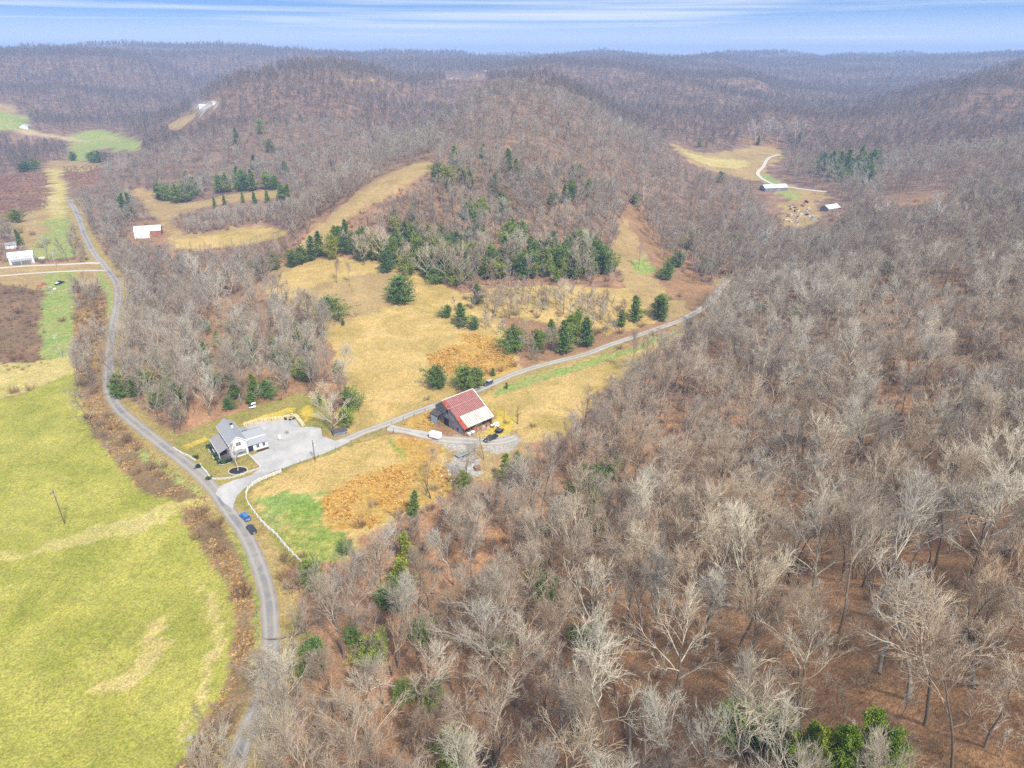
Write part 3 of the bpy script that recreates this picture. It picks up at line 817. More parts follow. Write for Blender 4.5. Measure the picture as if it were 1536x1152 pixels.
# ------------------------------------------------------------------ scattering one mass of plants as one object
def mass(name, label, pts, variants, sizes, lean=.04, seed=0):
    """pts (n,3); variants: list of meshes; sizes (n,) scale. One object; every plant a turned and scaled copy of a variant"""
    n = len(pts)
    me = bpy.data.meshes.new(name); me.vertices.add(n)
    me.vertices.foreach_set('co', np.ascontiguousarray(pts, dtype=np.float32).ravel())
    R = np.random.default_rng(seed)
    rot = np.c_[R.normal(0, lean, (n, 2)), R.uniform(0, 6.283, n)].astype(np.float32)
    sc = (sizes[:, None] * np.c_[R.uniform(.88, 1.12, (n, 2)), R.uniform(.9, 1.1, n)]).astype(np.float32)
    for nm, ty, arr, key in (('rot', 'FLOAT_VECTOR', rot, 'vector'), ('siz', 'FLOAT_VECTOR', sc, 'vector'), ('pick', 'INT', R.integers(0, len(variants), n).astype(np.int32), 'value')):
        a = me.attributes.new(nm, ty, 'POINT'); a.data.foreach_set(key, arr.ravel())
    o = link(name, me)
    ng = bpy.data.node_groups.new(name + '_spread', 'GeometryNodeTree')
    ng.interface.new_socket('Geometry', in_out='INPUT', socket_type='NodeSocketGeometry')
    ng.interface.new_socket('Geometry', in_out='OUTPUT', socket_type='NodeSocketGeometry')
    N = ng.nodes.new; L = ng.links.new
    gi_, go = N('NodeGroupInput'), N('NodeGroupOutput')
    iop = N('GeometryNodeInstanceOnPoints'); L(gi_.outputs[0], iop.inputs['Points'])
    g2i = N('GeometryNodeGeometryToInstance')
    for vm in variants[::-1]:
        src = bpy.data.objects.new(vm.name + '_source', vm)
        oi = N('GeometryNodeObjectInfo'); oi.inputs['Object'].default_value = src; oi.transform_space = 'ORIGINAL'
        oi.inputs['As Instance'].default_value = False
        L(oi.outputs['Geometry'], g2i.inputs[0])
    L(g2i.outputs[0], iop.inputs['Instance']); iop.inputs['Pick Instance'].default_value = True
    def attr(nm, ty):
        x = N('GeometryNodeInputNamedAttribute'); x.data_type = ty; x.inputs['Name'].default_value = nm
        return [s for s in x.outputs if s.enabled and s.name == 'Attribute'][0]
    L(attr('pick', 'INT'), iop.inputs['Instance Index']); L(attr('siz', 'FLOAT_VECTOR'), iop.inputs['Scale'])
    er = N('FunctionNodeEulerToRotation'); L(attr('rot', 'FLOAT_VECTOR'), er.inputs[0]); L(er.outputs[0], iop.inputs['Rotation'])
    L(iop.outputs[0], go.inputs[0])
    md = o.modifiers.new('spread', 'NODES'); md.node_group = ng
    return tag(o, label, kind='stuff')
def joined(name, T, C, mt, mc):
    """trunk and crown as one mesh with two materials, for plants that only appear in a mass"""
    v1, f1 = T.arrays(); v2, f2 = C.arrays()
    me = quick_mesh(name, np.vstack([v1, v2]), np.vstack([f1, f2 + len(v1)]), [mt, mc], False)
    me.polygons.foreach_set('material_index', np.r_[np.zeros(len(f1), int), np.ones(len(f2), int)].astype(np.int32))
    return me
# ------------------------------------------------------------------ where the woods stand
OPEN = [p for (c, p, e) in WREG if c not in ('dirt', 'litter', 'bank')]
def near_lines(x, y, pad):
    m = np.zeros(len(x), bool)
    for ln in (road_line, lane_line, spur_line):
        lo, hi = ln.min(0) - pad, ln.max(0) + pad
        c = np.nonzero((x > lo[0]) & (x < hi[0]) & (y > lo[1]) & (y < hi[1]))[0]
        if len(c):
            d, _ = line_dist(ln, x[c], y[c]); m[c[d < pad]] = True
    return m
GROVE = world_poly([(1190,1140),(1330,1135),(1350,1230),(1190,1230)])
YARD = world_poly([(255,672),(262,650),(330,622),(420,594),(450,588),(490,606),(525,650),(600,622),(655,600),(745,565),(800,553),(870,545),(880,600),(850,640),(830,690),(770,700),(740,740),(660,745),(600,775),(540,830),(466,855),(430,860),(395,800),(350,760),(300,720)])
BANKS = [p for (c, p, e) in WREG if c == 'bank']
DIRT = [p for (c, p, e) in WREG if c == 'dirt']
def open_ground(x, y):
    m = near_lines(x, y, 5.0)
    for p in OPEN + [YARD, lot_poly, GROVE] + BANKS: m |= inside(p, x, y)
    return m
def jitter_grid(x0, x1, y0, y1, step, seed):
    R = np.random.default_rng(seed)
    gx, gy = np.meshgrid(np.arange(x0, x1, step), np.arange(y0, y1, step))
    gx = gx + (np.arange(gx.shape[0]) % 2)[:, None] * step * .5
    n = gx.size
    return gx.ravel() + R.uniform(-.46, .46, n) * step, gy.ravel() + R.uniform(-.46, .46, n) * step
def in_view(x, y, margin=180, zadd=0.0):
    px, py, zc = project(x, y, height(x, y) + zadd)
    return (zc > 10) & (px > -margin) & (px < 1536 + margin) & (py > -400) & (py < 1152 + 620)
def hidden(x, y, ztop):
    """True where the terrain hides a point ztop above the ground from the camera"""
    z = height(x, y) + ztop
    hid = np.zeros(len(x), bool)
    for f in np.linspace(.1, .985, 70):
        hid |= (CAM_H + (z - CAM_H) * f) < height(x * f, y * f) - 2.0
    return hid

bands = [(6.7, 40, 480, -460, 460, 31), (9.8, 480, 1000, -900, 900, 32), (11, 1000, 1900, -1600, 1600, 33), (14.0, 1900, 3300, -2700, 2700, 34)]
TX, TY = [], []
for step, y0, y1, x0, x1, sd_ in bands:
    x, y = jitter_grid(x0, x1, y0, y1, step, sd_); TX.append(x); TY.append(y)
tx, ty = np.concatenate(TX), np.concatenate(TY)
k = in_view(tx, ty, np.where(np.hypot(tx, ty) < 420, 420, 150), 8)
tx, ty = tx[k], ty[k]
k = ~open_ground(tx, ty)
for p in DIRT:                                    # bare red banks carry only a few trees
    k &= ~(inside(p, tx, ty) & (nrng.random(len(tx)) < .32))
_cb = world_poly([(500,394),(560,370),(905,372),(912,418),(720,428),(620,410),(560,400)])
k &= ~(inside(_cb, tx, ty) & (nrng.random(len(tx)) < .5))
tx, ty = tx[k], ty[k]
td = np.hypot(tx, ty)
k = ~((td > 300) & hidden(tx, ty, 22))
tx, ty, td = tx[k], ty[k], td[k]
tz = height(tx, ty)
tsz = .82 + .38 * nrng.random(len(tx)) + .14 * fbm(tx, ty, 40, 77, 3)
tsz = np.where(nrng.random(len(tx)) < .2, tsz * .6, tsz) * np.where(td > 340, .84, 1.0)
# meadows, tracks and roofs at the valley heads have only low growth in front of them
SIGHT = [[(197,285),(240,296),(280,303),(330,294),(400,285),(432,292),(400,302),(330,306),(265,330),(263,358),(330,350),(403,339),(432,349),(400,362),(333,373),(265,375),(240,365),(195,356),(197,330),(230,330),(225,310)],
 [(1003,212),(1060,228),(1130,219),(1172,221),(1170,240),(1152,258),(1180,275),(1245,288),(1262,306),(1264,320),(1235,338),(1180,340),(1140,292),(1140,280),(1160,276),(1100,264),(1040,247)],
 [(470,345),(512,308),(560,268),(640,240),(650,258),(600,286),(540,322),(490,360)],
 [(104,198),(145,192),(210,210),(206,230),(145,228),(132,245),(105,245)],[(66,243),(150,243),(150,270),(106,280),(104,345),(66,345)],[(18,190),(122,206),(122,214),(18,200)],[(-80,148),(10,155),(42,178),(40,198),(-80,200)],
 [(640,652),(700,654),(782,650),(792,668),(748,690),(724,716),(664,716),(650,690)],[(484,748),(530,720),(610,694),(650,690),(664,735),(600,764),(550,788),(500,785)],[(372,742),(425,708),(500,690),(560,680),(484,760),(530,835),(466,846),(400,782)],[(860,545),(900,540),(940,530),(900,575),(860,620),(800,650),(790,620)],
 [(118,330),(150,360),(166,400),(150,400),(112,335)],[(255,186),(290,170),(292,156),(330,153),(322,166),(260,196)],
 [(920,390),(945,308),(985,385),(1055,428),(1060,470),(1000,480),(950,450)],[(1130,255),(1240,285),(1240,300),(1130,275)],[(1330,290),(1420,286),(1415,303),(1335,308)],[(0,362),(48,362),(48,394),(0,394)],[(668,111),(724,111),(728,120),(670,120)]]
def low_growth(x, y, size, hgt=18.5):
    px, py, zc = project(x, y, height(x, y))
    s = size.copy()
    for poly in SIGHT:
        pb = max(p[1] for p in poly); a = min(p[0] for p in poly) - 25; b = max(p[0] for p in poly) + 25
        c = np.nonzero((px > a) & (px < b) & (py > min(p[1] for p in poly)) & (py < pb + 90))[0]
        if len(c) == 0: continue
        bad = np.zeros((len(c), 9), bool)
        for i, k in enumerate(np.linspace(.15, 1.1, 9)):
            qx, qy, qz = project(x[c], y[c], height(x[c], y[c]) + hgt * size[c] * k)
            w = 4.5 * size[c] * FPX / qz
            for o in (-1, -.4, .4, 1): bad[:, i] |= inside(poly, qx + o * w, qy)
        first = np.where(bad.any(1), bad.argmax(1), 99)
        f = np.where(first < 99, np.clip((np.linspace(.15, 1.1, 9)[np.minimum(first, 8)] - .1), .0, 1), 1.0)
        s[c] = np.minimum(s[c], size[c] * f)
    return s
tsz = low_growth(tx, ty, tsz)
k = (tsz > .24) & ~((fbm(tx, ty, 26, 201, 2) > .42) & (td < 340))
tx, ty, tz, td, tsz = tx[k], ty[k], tz[k], td[k], tsz[k]
print('HZ', HZ.max(), 'woods', len(tx), 'near', (td < 330).sum(), 'mid', ((td >= 330) & (td < 800)).sum())

# bare trees singled out: the 300 that show largest
tpx, tpy, tzc = project(tx, ty, tz)
tpx2, tpy2, _ = project(tx, ty, tz + 14 * tsz)
vis = (tpx2 > 5) & (tpx2 < 1531) & (tpy2 > 5) & (tpy2 < 1147)
order = np.argsort(-(tsz / tzc) * vis)
BIG = order[:285]
rest = np.ones(len(tx), bool); rest[BIG] = False

near_v = [joined('wood_tree', T, C, m_bark, m_twig) for _, _, _, (T, C) in NEAR]
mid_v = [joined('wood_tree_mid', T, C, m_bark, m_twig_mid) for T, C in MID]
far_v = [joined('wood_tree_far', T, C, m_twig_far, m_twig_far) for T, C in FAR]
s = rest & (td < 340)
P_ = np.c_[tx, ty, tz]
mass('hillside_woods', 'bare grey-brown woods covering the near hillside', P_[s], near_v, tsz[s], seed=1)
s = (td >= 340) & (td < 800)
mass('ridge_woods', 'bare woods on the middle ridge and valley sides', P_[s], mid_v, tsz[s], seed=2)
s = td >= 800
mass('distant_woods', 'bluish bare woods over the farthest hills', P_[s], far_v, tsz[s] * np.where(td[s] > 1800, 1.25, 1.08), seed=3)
# ------------------------------------------------------------------ single plants: copies of the shapes, each a thing of its own
def plant(name, shape, loc, size, rz, tone, cat, group, lean=(0, 0), wide=1.0):
    tm, cm = shape[0], shape[1]
    r = bpy.data.objects.new(name, None); COL.objects.link(r)
    r.empty_display_size = .5
    r.location = loc; r.rotation_euler = (lean[0], lean[1], rz); r.scale = (size * wide, size * wide, size)
    r['category'] = cat
    if group: r['group'] = group
    for nm, me in (('trunk', tm), ('crown', cm)):
        c = bpy.data.objects.new(nm, me); COL.objects.link(c); c.parent = r
        c.color = tone if nm == 'crown' else tuple(.5 + .5 * v for v in tone[:3]) + (1,)
    return r
ORD = ['leftmost', 'second from left', 'third from left', 'fourth from left', 'fifth from left', 'sixth from left', 'seventh from left', 'eighth from left', 'ninth from left', 'tenth from left', 'eleventh from left', 'twelfth from left']
def label_all(items):
    """items: (object, base label, photo x). A label several share gets their order across the photo"""
    by = {}
    for o, b, x in items: by.setdefault(b, []).append((x, o))
    for b, l in by.items():
        l.sort(key=lambda p: p[0])
        for i, (x, o) in enumerate(l):
            if len(l) == 1: o['label'] = b
            elif len(l) == 2: o['label'] = b + (', the left one' if i == 0 else ', the right one')
            elif i == len(l) - 1: o['label'] = b + ', rightmost'
            else: o['label'] = b + ', ' + ORD[min(i, 11)]
ZONES = [
 ('beside the big bottom cedars', 1230, 1075), ('in the lower right corner', 1460, 1090), ('above the big bottom cedars', 1290, 960), ('at the lower right edge', 1480, 930),
 ('at the right edge', 1490, 780), ('on the right slope', 1330, 820), ('in the right woods', 1370, 690), ('high at the right edge', 1480, 610), ('on the upper right slope', 1420, 500),
 ('under the white sycamores', 1180, 620), ('behind the white sycamores', 1180, 500), ('on the middle right slope', 1180, 740), ('on the brown slope below', 1130, 870),
 ('right of the wide tree', 1110, 990), ('left of the wide tree', 900, 1030), ('in the bottom woods', 1010, 1110), ('at the bottom edge', 800, 1120),
 ('in the bottom middle woods', 700, 1050), ('near the bottom left woods', 560, 1080), ('by the road at the bottom', 430, 1070), ('by the shaded road bend', 450, 960),
 ('by the fence-end cedar', 500, 900), ('below the orange weeds', 610, 850), ('in the lower middle woods', 720, 920), ('below the barn yard', 720, 780), ('in the woods below the barn', 830, 850),
 ('in the centre woods', 950, 880), ('right of the barn yard', 850, 730), ('on the slope past the barn', 980, 760), ('along the field edge', 900, 640), ('near the lane', 1000, 560),
 ('in the woods past the field', 1060, 650), ('beside the far lane', 1090, 460), ('on the far right hillside', 1300, 430), ('across the road from the field', 190, 500),
 ('behind the farmhouse', 320, 590), ('on the red bank', 390, 500), ('at the lot corner', 490, 620), ('in the pasture thicket', 820, 480), ('on the pasture edge', 450, 440), ('on the left roadside', 140, 440),
 ('along the upper pasture', 640, 390), ('on the wooded ridge front', 740, 330), ('on the left shoulder', 330, 410),
]
def zone(px, py):
    return min(ZONES, key=lambda z: (z[1] - px) ** 2 + ((z[2] - py) * 1.3) ** 2)[0]
TONES = [('pale', (1.22, 1.20, 1.16, 1)), ('grey', (.95, .97, 1.0, 1)), ('brown', (.92, .80, .72, 1)), ('buff', (1.06, .98, .90, 1)), ('dusky', (.72, .68, .66, 1))]

items = []
GB = 'bare trees in the woods'
# prominent trees placed where the photograph shows them: (px, py of the foot, shape, size, tone, turn, lean)
PROM = [
 (1012,1052,2,1.05,'pale',.3,0),(1388,1088,7,.98,'pale',1.0,.0),(1362,1050,6,.95,'grey',2.2,0),(452,1046,2,.86,'pale',2.6,.0),(1310,925,1,1.15,'grey',.5,0),(1258,950,4,1.1,'grey',1.5,0),
 (1100,1030,1,.9,'brown',0,0),(1195,1060,0,.8,'buff',2.,0),(760,870,1,.9,'brown',.2,0),(855,880,0,1.15,'pale',1.1,0),(1002,888,4,1.2,'pale',.4,0),
 (910,1135,6,1.05,'pale',2.0,0),(735,1150,5,1.25,'pale',.7,0),(820,1080,5,1.05,'pale',1.7,0),(555,1130,5,1.0,'pale',.2,0),(480,1140,2,.9,'grey',1.9,0),
 (498,648,5,.98,'pale',.4,0),(690,742,6,.80,'dusky',.6,0),(640,740,4,.66,'pale',1.2,0),(725,690,6,.55,'brown',1.9,0),(876,640,3,.72,'brown',.8,0),(905,650,1,.7,'grey',2.8,0),
 (245,560,2,1.0,'pale',.5,.18),(225,520,2,1.0,'pale',1.5,.2),(205,560,1,.95,'pale',2.5,.22),(270,540,5,1.0,'pale',.2,.1),(290,500,2,1.0,'pale',1.2,.1),(235,470,5,1.0,'pale',.2,.15),(195,480,0,1.0,'pale',3,.15),
 (250,625,6,.8,'grey',.9,.1),(262,650,2,.7,'dusky',.1,.1),(330,600,6,.75,'grey',1.0,0),(350,450,2,.9,'pale',2.0,0),(300,445,0,1.0,'pale',.3,.05),(395,425,5,.9,'grey',.3,0),
 (430,590,3,.7,'grey',1.3,0),(440,490,6,.75,'brown',.2,0),(470,575,5,.8,'grey',2.3,0),(690,420,2,1.0,'pale',.3,0),(655,400,0,1.05,'pale',1.3,0),(765,410,2,.9,'pale',.7,0),
 (740,470,5,.85,'brown',.1,0),(765,478,2,.8,'brown',2.,0),(845,470,0,.8,'pale',.8,0),(815,465,5,.75,'brown',1.7,0),(900,480,5,.7,'brown',1.,0),(925,490,3,.65,'brown',.2,0),
 (958,402,0,.6,'grey',.3,0),(505,425,1,.6,'dusky',1,0),(525,430,4,.55,'dusky',2,0),(1030,540,3,.85,'grey',1,0),(1000,560,1,.8,'grey',2,0),(425,1122,2,.85,'grey',.5,0),(402,1170,2,.75,'grey',.1,0),(374,1238,0,.75,'pale',1.,0),(318,1185,5,.6,'brown',2.,0),(432,1080,0,.8,'pale',.3,0),(345,1250,2,.7,'grey',2.,0),(545,398,3,1.00,'pale',0.1,0),(575,402,0,1.06,'pale',1.0,0),(612,410,5,1.00,'pale',2.0,0),(640,424,2,1.00,'pale',0.5,0),(668,428,0,1.12,'pale',1.4,0),(712,420,3,1.06,'pale',0.2,0),(735,415,1,1.12,'pale',2.2,0),(778,405,0,1.06,'pale',0.9,0),(822,398,2,1.00,'pale',1.9,0),(858,415,3,1.00,'pale',0.6,0),(890,405,1,1.06,'pale',2.6,0),(412,1070,0,.8,'grey',2.5,.05),(405,1140,3,.8,'pale',.9,.05),(335,1120,5,.6,'brown',.9,-.05),(398,1098,6,.8,'pale',1.5,0),(340,1146,5,.6,'pale',1.5,0),(440,985,1,.7,'grey',.1,0),(1062,478,3,.8,'grey',.5,0),(1080,468,0,.8,'pale',.5,0),(1048,490,1,.75,'brown',.5,0),(1096,462,5,.8,'grey',1.5,0),(1070,492,2,.8,'grey',.5,0),(960,600,4,.8,'dusky',.5,0),(945,590,6,.75,'dusky',.5,0),
]
tone_of = dict(TONES)
plist = [(p[0], p[1], p[2], p[3], p[4], p[5], p[6]) for p in PROM]
pw = ground([p[0] for p in plist], [p[1] for p in plist])
# scattered ones give way to those
keep = np.ones(len(BIG), bool)
for q in pw:
    keep &= np.hypot(tx[BIG] - q[0], ty[BIG] - q[1]) > 5.5
BIGK = BIG[keep][:298 - len(plist)]
def add_tree(loc, px, py, v, size, tone, rz, lean, wide=1.0):
    o = plant('bare_tree', NEAR[v], loc, size, rz, tone_of[tone], 'tree', GB, (0, -lean) , wide)
    sz = 'tall' if size * NEAR[v][2] > 22 else ('small' if size * NEAR[v][2] < 15 else 'mid-sized')
    items.append((o, f"{sz} {tone} {LOOK[v]} bare tree {zone(px, py)}", px))
for p, q in zip(plist, pw):
    add_tree(tuple(q), p[0], p[1], p[2], p[3] * 1.12, p[4], p[5], p[6])
for i in BIGK:
    v = rnd.choice([0, 0, 1, 1, 2, 3, 4, 4, 5, 6, 7])
    tone = rnd.choice(['pale', 'grey', 'brown', 'buff', 'dusky', 'pale', 'grey', 'buff'])
    add_tree((tx[i], ty[i], tz[i]), tpx[i], tpy[i], v, float(tsz[i]), tone, rnd.random() * 6.28, 0)
label_all(items)

# white-barked sycamores
items = []
SYL = [(1140,578,1.25,0,'tall white-barked sycamore on the slope right of the lane'),(1122,568,.85,1,'smaller white sycamore beside the tallest white one'),(1132,392,1.0,2,'lone white sycamore by the lane end'),
 (965,302,1.15,0,'tall thin white sycamore on the ridge flank above the field'),(1318,345,.9,1,'white sycamore near the scrap yard woods'),(1405,352,1.1,2,'white sycamore on the far right hillside'),(1215,600,1.05,1,'broad white sycamore in the right woods'),(1110,590,.6,2,'short pale sycamore left of the tallest white one')]
for x, y, s, v, lb in SYL:
    o = plant('sycamore_tree', SYC[v], tuple(ground(x, y)[0]), s, rnd.random() * 6, (1, 1, 1, 1), 'tree', None); o['label'] = lb
for x, y in [(1133,212),(1142,214),(1150,211),(1157,214),(1165,216),(1172,212),(1180,215),(1192,217),(1200,213),(1125,216)]:
    o = plant('sycamore_tree', SYC[rnd.randrange(3)], tuple(ground(x, y)[0]), rnd.uniform(.95, 1.3), rnd.random() * 6, (1, .97, .95, 1), 'tree', 'white trees above the far field')
    items.append((o, 'white trunk in the row above the far right field', x))
label_all(items)

# dead snags
for x, y, s, v, lb in [(776,636,.75,0,'dead stump-like tree with stubby limbs in the pasture past the barn'),(756,628,.35,1,'low broken stump in the weeds beside the barn'),(873,646,.95,1,'dark dead tree with bare limbs at the field edge'),(700,716,.6,0,'dead split snag beside the gravel patch'),(646,748,.9,1,'dead snag in the orange weeds')]:
    r = plant('dead_tree', SNAG[v], tuple(ground(x, y)[0]), s, rnd.random() * 6, (1.1, 1.05, 1, 1), 'dead tree', None); r['label'] = lb

# cedars: px, py of the foot, height, width, shape, tone (0 dark green, 1 green, 2 olive, 3 yellow green)
CEDARS = [
 (350,500,5,5,1,0),(312,551,10,5,0,2),(355,540,7,5,1,1),(415,544,10,5.5,0,2),(433,552,9,5.5,0,2),(453,563,6,7.5,1,3),(400,596,6,5,1,1),(353,598,9,5,0,0),(180,597,8,6,1,1),(200,595,6,4,0,2),(250,577,8,5,0,3),(240,612,6,5,1,1),
 (505,558,4.5,4,0,3),(494,474,8,11,1,0),(310,498,5,4,1,0),(267,628,5,4,0,1),(343,614,4,3.5,1,0),(447,512,8,5,0,0),(463,532,6,5,1,1),(457,494,4,4,1,0),(525,617,8,6,1,0),(518,640,6,5,1,1),
 (600,455,11,12.5,1,0),(692,490,10,8,0,0),(712,494,5,4.5,1,1),(672,476,5,5,1,0),(715,456,9,6,0,0),(772,524,9,9,1,1),(845,530,13,9,0,1),(879,520,12,8,0,0),(952,482,11,8,0,1),(659,582,8,7,1,0),(698,585,8,7.5,1,1),(715,578,6.5,6,1,1),
 (740,564,3.2,2.2,0,1),(760,583,2.4,1.8,0,2),(515,488,3,2,0,1),(620,776,9,4.5,0,1),(695,737,7,5,1,3),(760,724,10,6,0,3),(776,706,7,4.5,0,0),(885,742,10,8,1,1),(920,717,8,6,1,2),(855,762,8,6,1,3),(890,768,9,6,0,3),
 (542,391,8,7,1,0),(565,388,8,6,1,0),(585,394,6,6,1,1),(659,424,8,7,1,1),(685,426,8,7,1,2),(622,404,11,7,0,1),(642,418,7,6,1,1),(725,413,9,7,1,1),(742,408,8,6,1,0),(752,417,5,5,1,1),(795,394,13,8,0,0),(812,391,12,7,0,0),(832,384,12,7,0,0),
 (849,411,13,8,0,1),(865,418,11,7,0,2),(905,411,13,10,1,1),(879,378,10,8,1,0),(950,307,6,5,1,0),(834,424,7,5,0,2),(775,398,7,6,1,1),(595,362,11,6,0,2),(592,342,9,6,0,2),(712,352,12,6,0,1),(725,374,12,6,0,1),(769,352,9,5,0,1),
 (682,257,14,8,0,1),(659,273,10,9,1,1),(672,281,11,8,1,2),(692,274,9,7,1,1),(762,258,13,9,0,1),(775,271,12,8,0,1),(725,238,9,6,0,0),(1002,420,8,7,1,0),(1018,401,8,7,1,0),(519,381,9,7,1,0),(467,391,12,8,0,0),(480,384,12,8,0,0),(453,394,8,7,1,0),
 (503,368,10,7,0,1),(390,411,7,6,1,0),(337,424,5,5,1,1),(413,404,7,6,1,0),(440,401,8,6,1,0),
 (240,299,11,9,1,0),(253,301,11,9,1,0),(267,304,12,11,1,0),(280,301,11,10,1,0),(293,293,13,9,0,0),(283,281,12,9,0,0),(330,289,12,9,1,0),(343,288,14,9,0,1),(357,284,16,10,0,1),(367,286,14,10,1,1),(380,286,15,10,0,1),(400,284,12,9,1,1),(413,284,9,8,1,0),
 (357,217,14,9,0,0),(390,201,12,9,1,1),(407,228,10,8,1,0),(383,254,11,8,0,0),(427,261,9,8,1,0),(190,328,16,9,0,0),(197,321,14,9,0,0),(323,313,8,4,0,0),(337,308,7,4,0,0),(365,304,7,4,0,1),(382,306,8,5,0,1),(402,304,8,5,0,1),(423,301,10,7,1,0),(433,301,11,7,0,0),
 (32,368,9,5,0,0),(40,258,9,11,1,0),(53,254,9,10,1,0),(110,241,8,8,1,0),(140,244,9,9,1,0),(150,244,10,8,1,0),(160,242,8,8,1,0),(27,334,8,8,1,0),
 (1233,259,15,11,1,0),(1247,264,19,12,0,1),(1259,256,15,10,1,1),(1268,267,21,13,0,1),(1280,261,14,10,1,0),(1291,253,17,11,0,1),(1305,262,18,12,1,1),(1316,256,13,10,0,0),(1254,272,12,10,1,1),(1300,272,13,11,1,0),(1137,218,9,6,0,0),(1197,214,10,8,0,0),(1049,221,9,6,0,0),(1080,274,8,7,1,0),(1037,374,9,8,1,1),(1099,374,8,8,1,0),(1057,408,7,7,1,0),(1327,411,6,6,1,1),(1240,456,6,6,1,0),(1205,481,5,5,1,0),
 (612,846,10,6,0,2),(602,886,10,6.5,0,3),(595,911,8,6,1,0),(579,913,6,5,1,1),(629,966,7,5,1,1),(569,993,7,6,1,1),(745,979,5,4,1,1),(825,901,8,5,0,3),(809,899,7,6,1,1),(892,969,9,5,0,1),(862,966,4,4,1,1),(655,1053,6,4,0,3),(645,1062,5,4,1,1),(672,1136,8,5,0,3),(686,1156,8,6,1,2),(892,799,9,6,0,1),(532,969,5,4,1,0),(602,1052,5,4,1,1),(517,832,4,3.5,1,1),
 (1202,1158,9.5,6,0,3),(1224,1170,9.6,6.6,1,3),(1290,1170,11.6,7,0,3),(1314,1180,10,7,1,3),(1262,1178,10.4,6.4,0,3),(1246,1162,9,5.6,1,3),(1165,1135,3.2,3.2,0,3),(1105,1125,3,3.2,1,2),(1124,1116,6,5,1,1),(1091,1102,6,5.5,1,1),(1154,1106,5,5,1,1),(471,884,8,6,1,2),(477,1002,8,6,1,1),
]
CT = [('dark green', (1.06, 1.04, .82, 1)), ('green', (1.28, 1.24, .86, 1)), ('olive', (1.5, 1.28, .68, 1)), ('yellow-green', (1.55, 1.38, .58, 1))]
_R = random.Random(77)
for _ in range(60):
    _x = _R.uniform(500, 905); CEDARS.append((_x, 390 + 30 * min(1, max(0, (_x - 560) / 120)) - _R.uniform(0, 26), _R.uniform(7, 13), _R.uniform(5.5, 9), _R.randrange(2), _R.choice([0, 0, 1, 1, 2])))
for _ in range(40): CEDARS.append((_R.uniform(545, 905), _R.uniform(378, 418), _R.uniform(9, 14), _R.uniform(7, 10), _R.randrange(2), _R.choice([0, 0, 1, 1, 2])))
for _ in range(10): _x = _R.uniform(790, 1000); CEDARS.append((_x, 552 - (_x - 790) * .29 - _R.uniform(8, 34), _R.uniform(5, 11), _R.uniform(4.5, 7.5), _R.randrange(2), _R.choice([0, 1, 1, 2])))
for _ in range(26): CEDARS.append((_R.uniform(590, 890), _R.uniform(265, 372), _R.uniform(7, 12), _R.uniform(5, 7.5), _R.randrange(2), _R.choice([0, 1, 1, 2])))
for _ in range(16): CEDARS.append((_R.uniform(180, 480), _R.uniform(520, 612), _R.uniform(4, 8), _R.uniform(4, 6), _R.randrange(2), _R.choice([0, 1, 2])))
# finer foliage for the cedars nearest the camera
BIGC = []
for i in range(2):
    T, (V, F) = cedar_tree(560 + i, 9, 6, n_br=170, per=190, shape='cone', size=.15)
    BIGC.append((T.mesh('big_cedar_trunk_shape', m_dark), quick_mesh('big_cedar_crown_shape', V, F, m_cedar, False), 9))
CZ = [('beside the farmhouse lawn', 400, 600), ('in the roadside woods', 230, 600), ('on the red bank', 350, 530), ('at the pasture top', 600, 430), ('in the pasture thicket', 700, 480), ('beside the gravel lane', 860, 520), ('by the parked lane car', 700, 580),
 ('below the barn yard', 720, 730), ('right of the barn yard', 890, 740), ('along the upper wood edge', 640, 400), ('at the pasture wood edge', 840, 400), ('on the wooded ridge front', 720, 360), ('high on the ridge front', 700, 265),
 ('on the shoulder wood edge', 470, 390), ('in the tan hollow', 265, 300), ('above the tan hollow field', 370, 285), ('on the left hillside', 390, 220), ('between the tan fields', 390, 305), ('near the left valley barn', 195, 325),
 ('in the far left valley', 120, 245), ('on the far right hillside', 1270, 250), ('by the far right field', 1120, 220), ('beside the lane end woods', 1060, 395), ('in the upper right woods', 1260, 450), ('below the orange weeds', 600, 880),
 ('in the lower middle woods', 640, 980), ('in the centre woods', 840, 900), ('at the bottom edge', 670, 1120), ('at the bottom right', 1230, 1110), ('by the fence end', 470, 884), ('by the shaded road', 477, 1002), ('by the far white house', 30, 360), ('in the open pasture', 495, 474), ('behind the lot', 520, 620)]
items = []
cw = ground([c[0] for c in CEDARS], [c[1] for c in CEDARS])
for c, q in zip(CEDARS, cw):
    v = rnd.choice([1, 3]) if c[4] else rnd.choice([0, 2, 4])
    shp = CED[v]
    d = math.hypot(q[0], q[1])
    if d < 100 and c[2] > 8: shp = BIGC[rnd.randrange(2)]
    wv = {0: 5, 1: 5.4, 2: 4.6, 3: 5.5, 4: 4.2}[v] if shp is not BIGC[0] and shp is not BIGC[1] else 6
    hh, ww = (c[2] * 1.28, c[3] * 1.12) if d > 190 else (c[2] * 1.1, c[3])
    s = hh / shp[2]
    r = plant('cedar_tree', shp, tuple(q), s, rnd.random() * 6.28, CT[c[5]][1], 'tree', 'cedar trees', (rnd.gauss(0, .03), rnd.gauss(0, .03)), (ww / wv) / s)
    sz = 'tall' if c[2] >= 11 else ('small' if c[2] < 6 else '')
    zn = min(CZ, key=lambda z: (z[1] - c[0]) ** 2 + ((z[2] - c[1]) * 1.4) ** 2)[0]
    items.append((r, ' '.join(f"{sz} {CT[c[5]][0]} {'bushy' if c[4] else 'pointed'} cedar {zn}".split()), c[0]))
label_all(items)

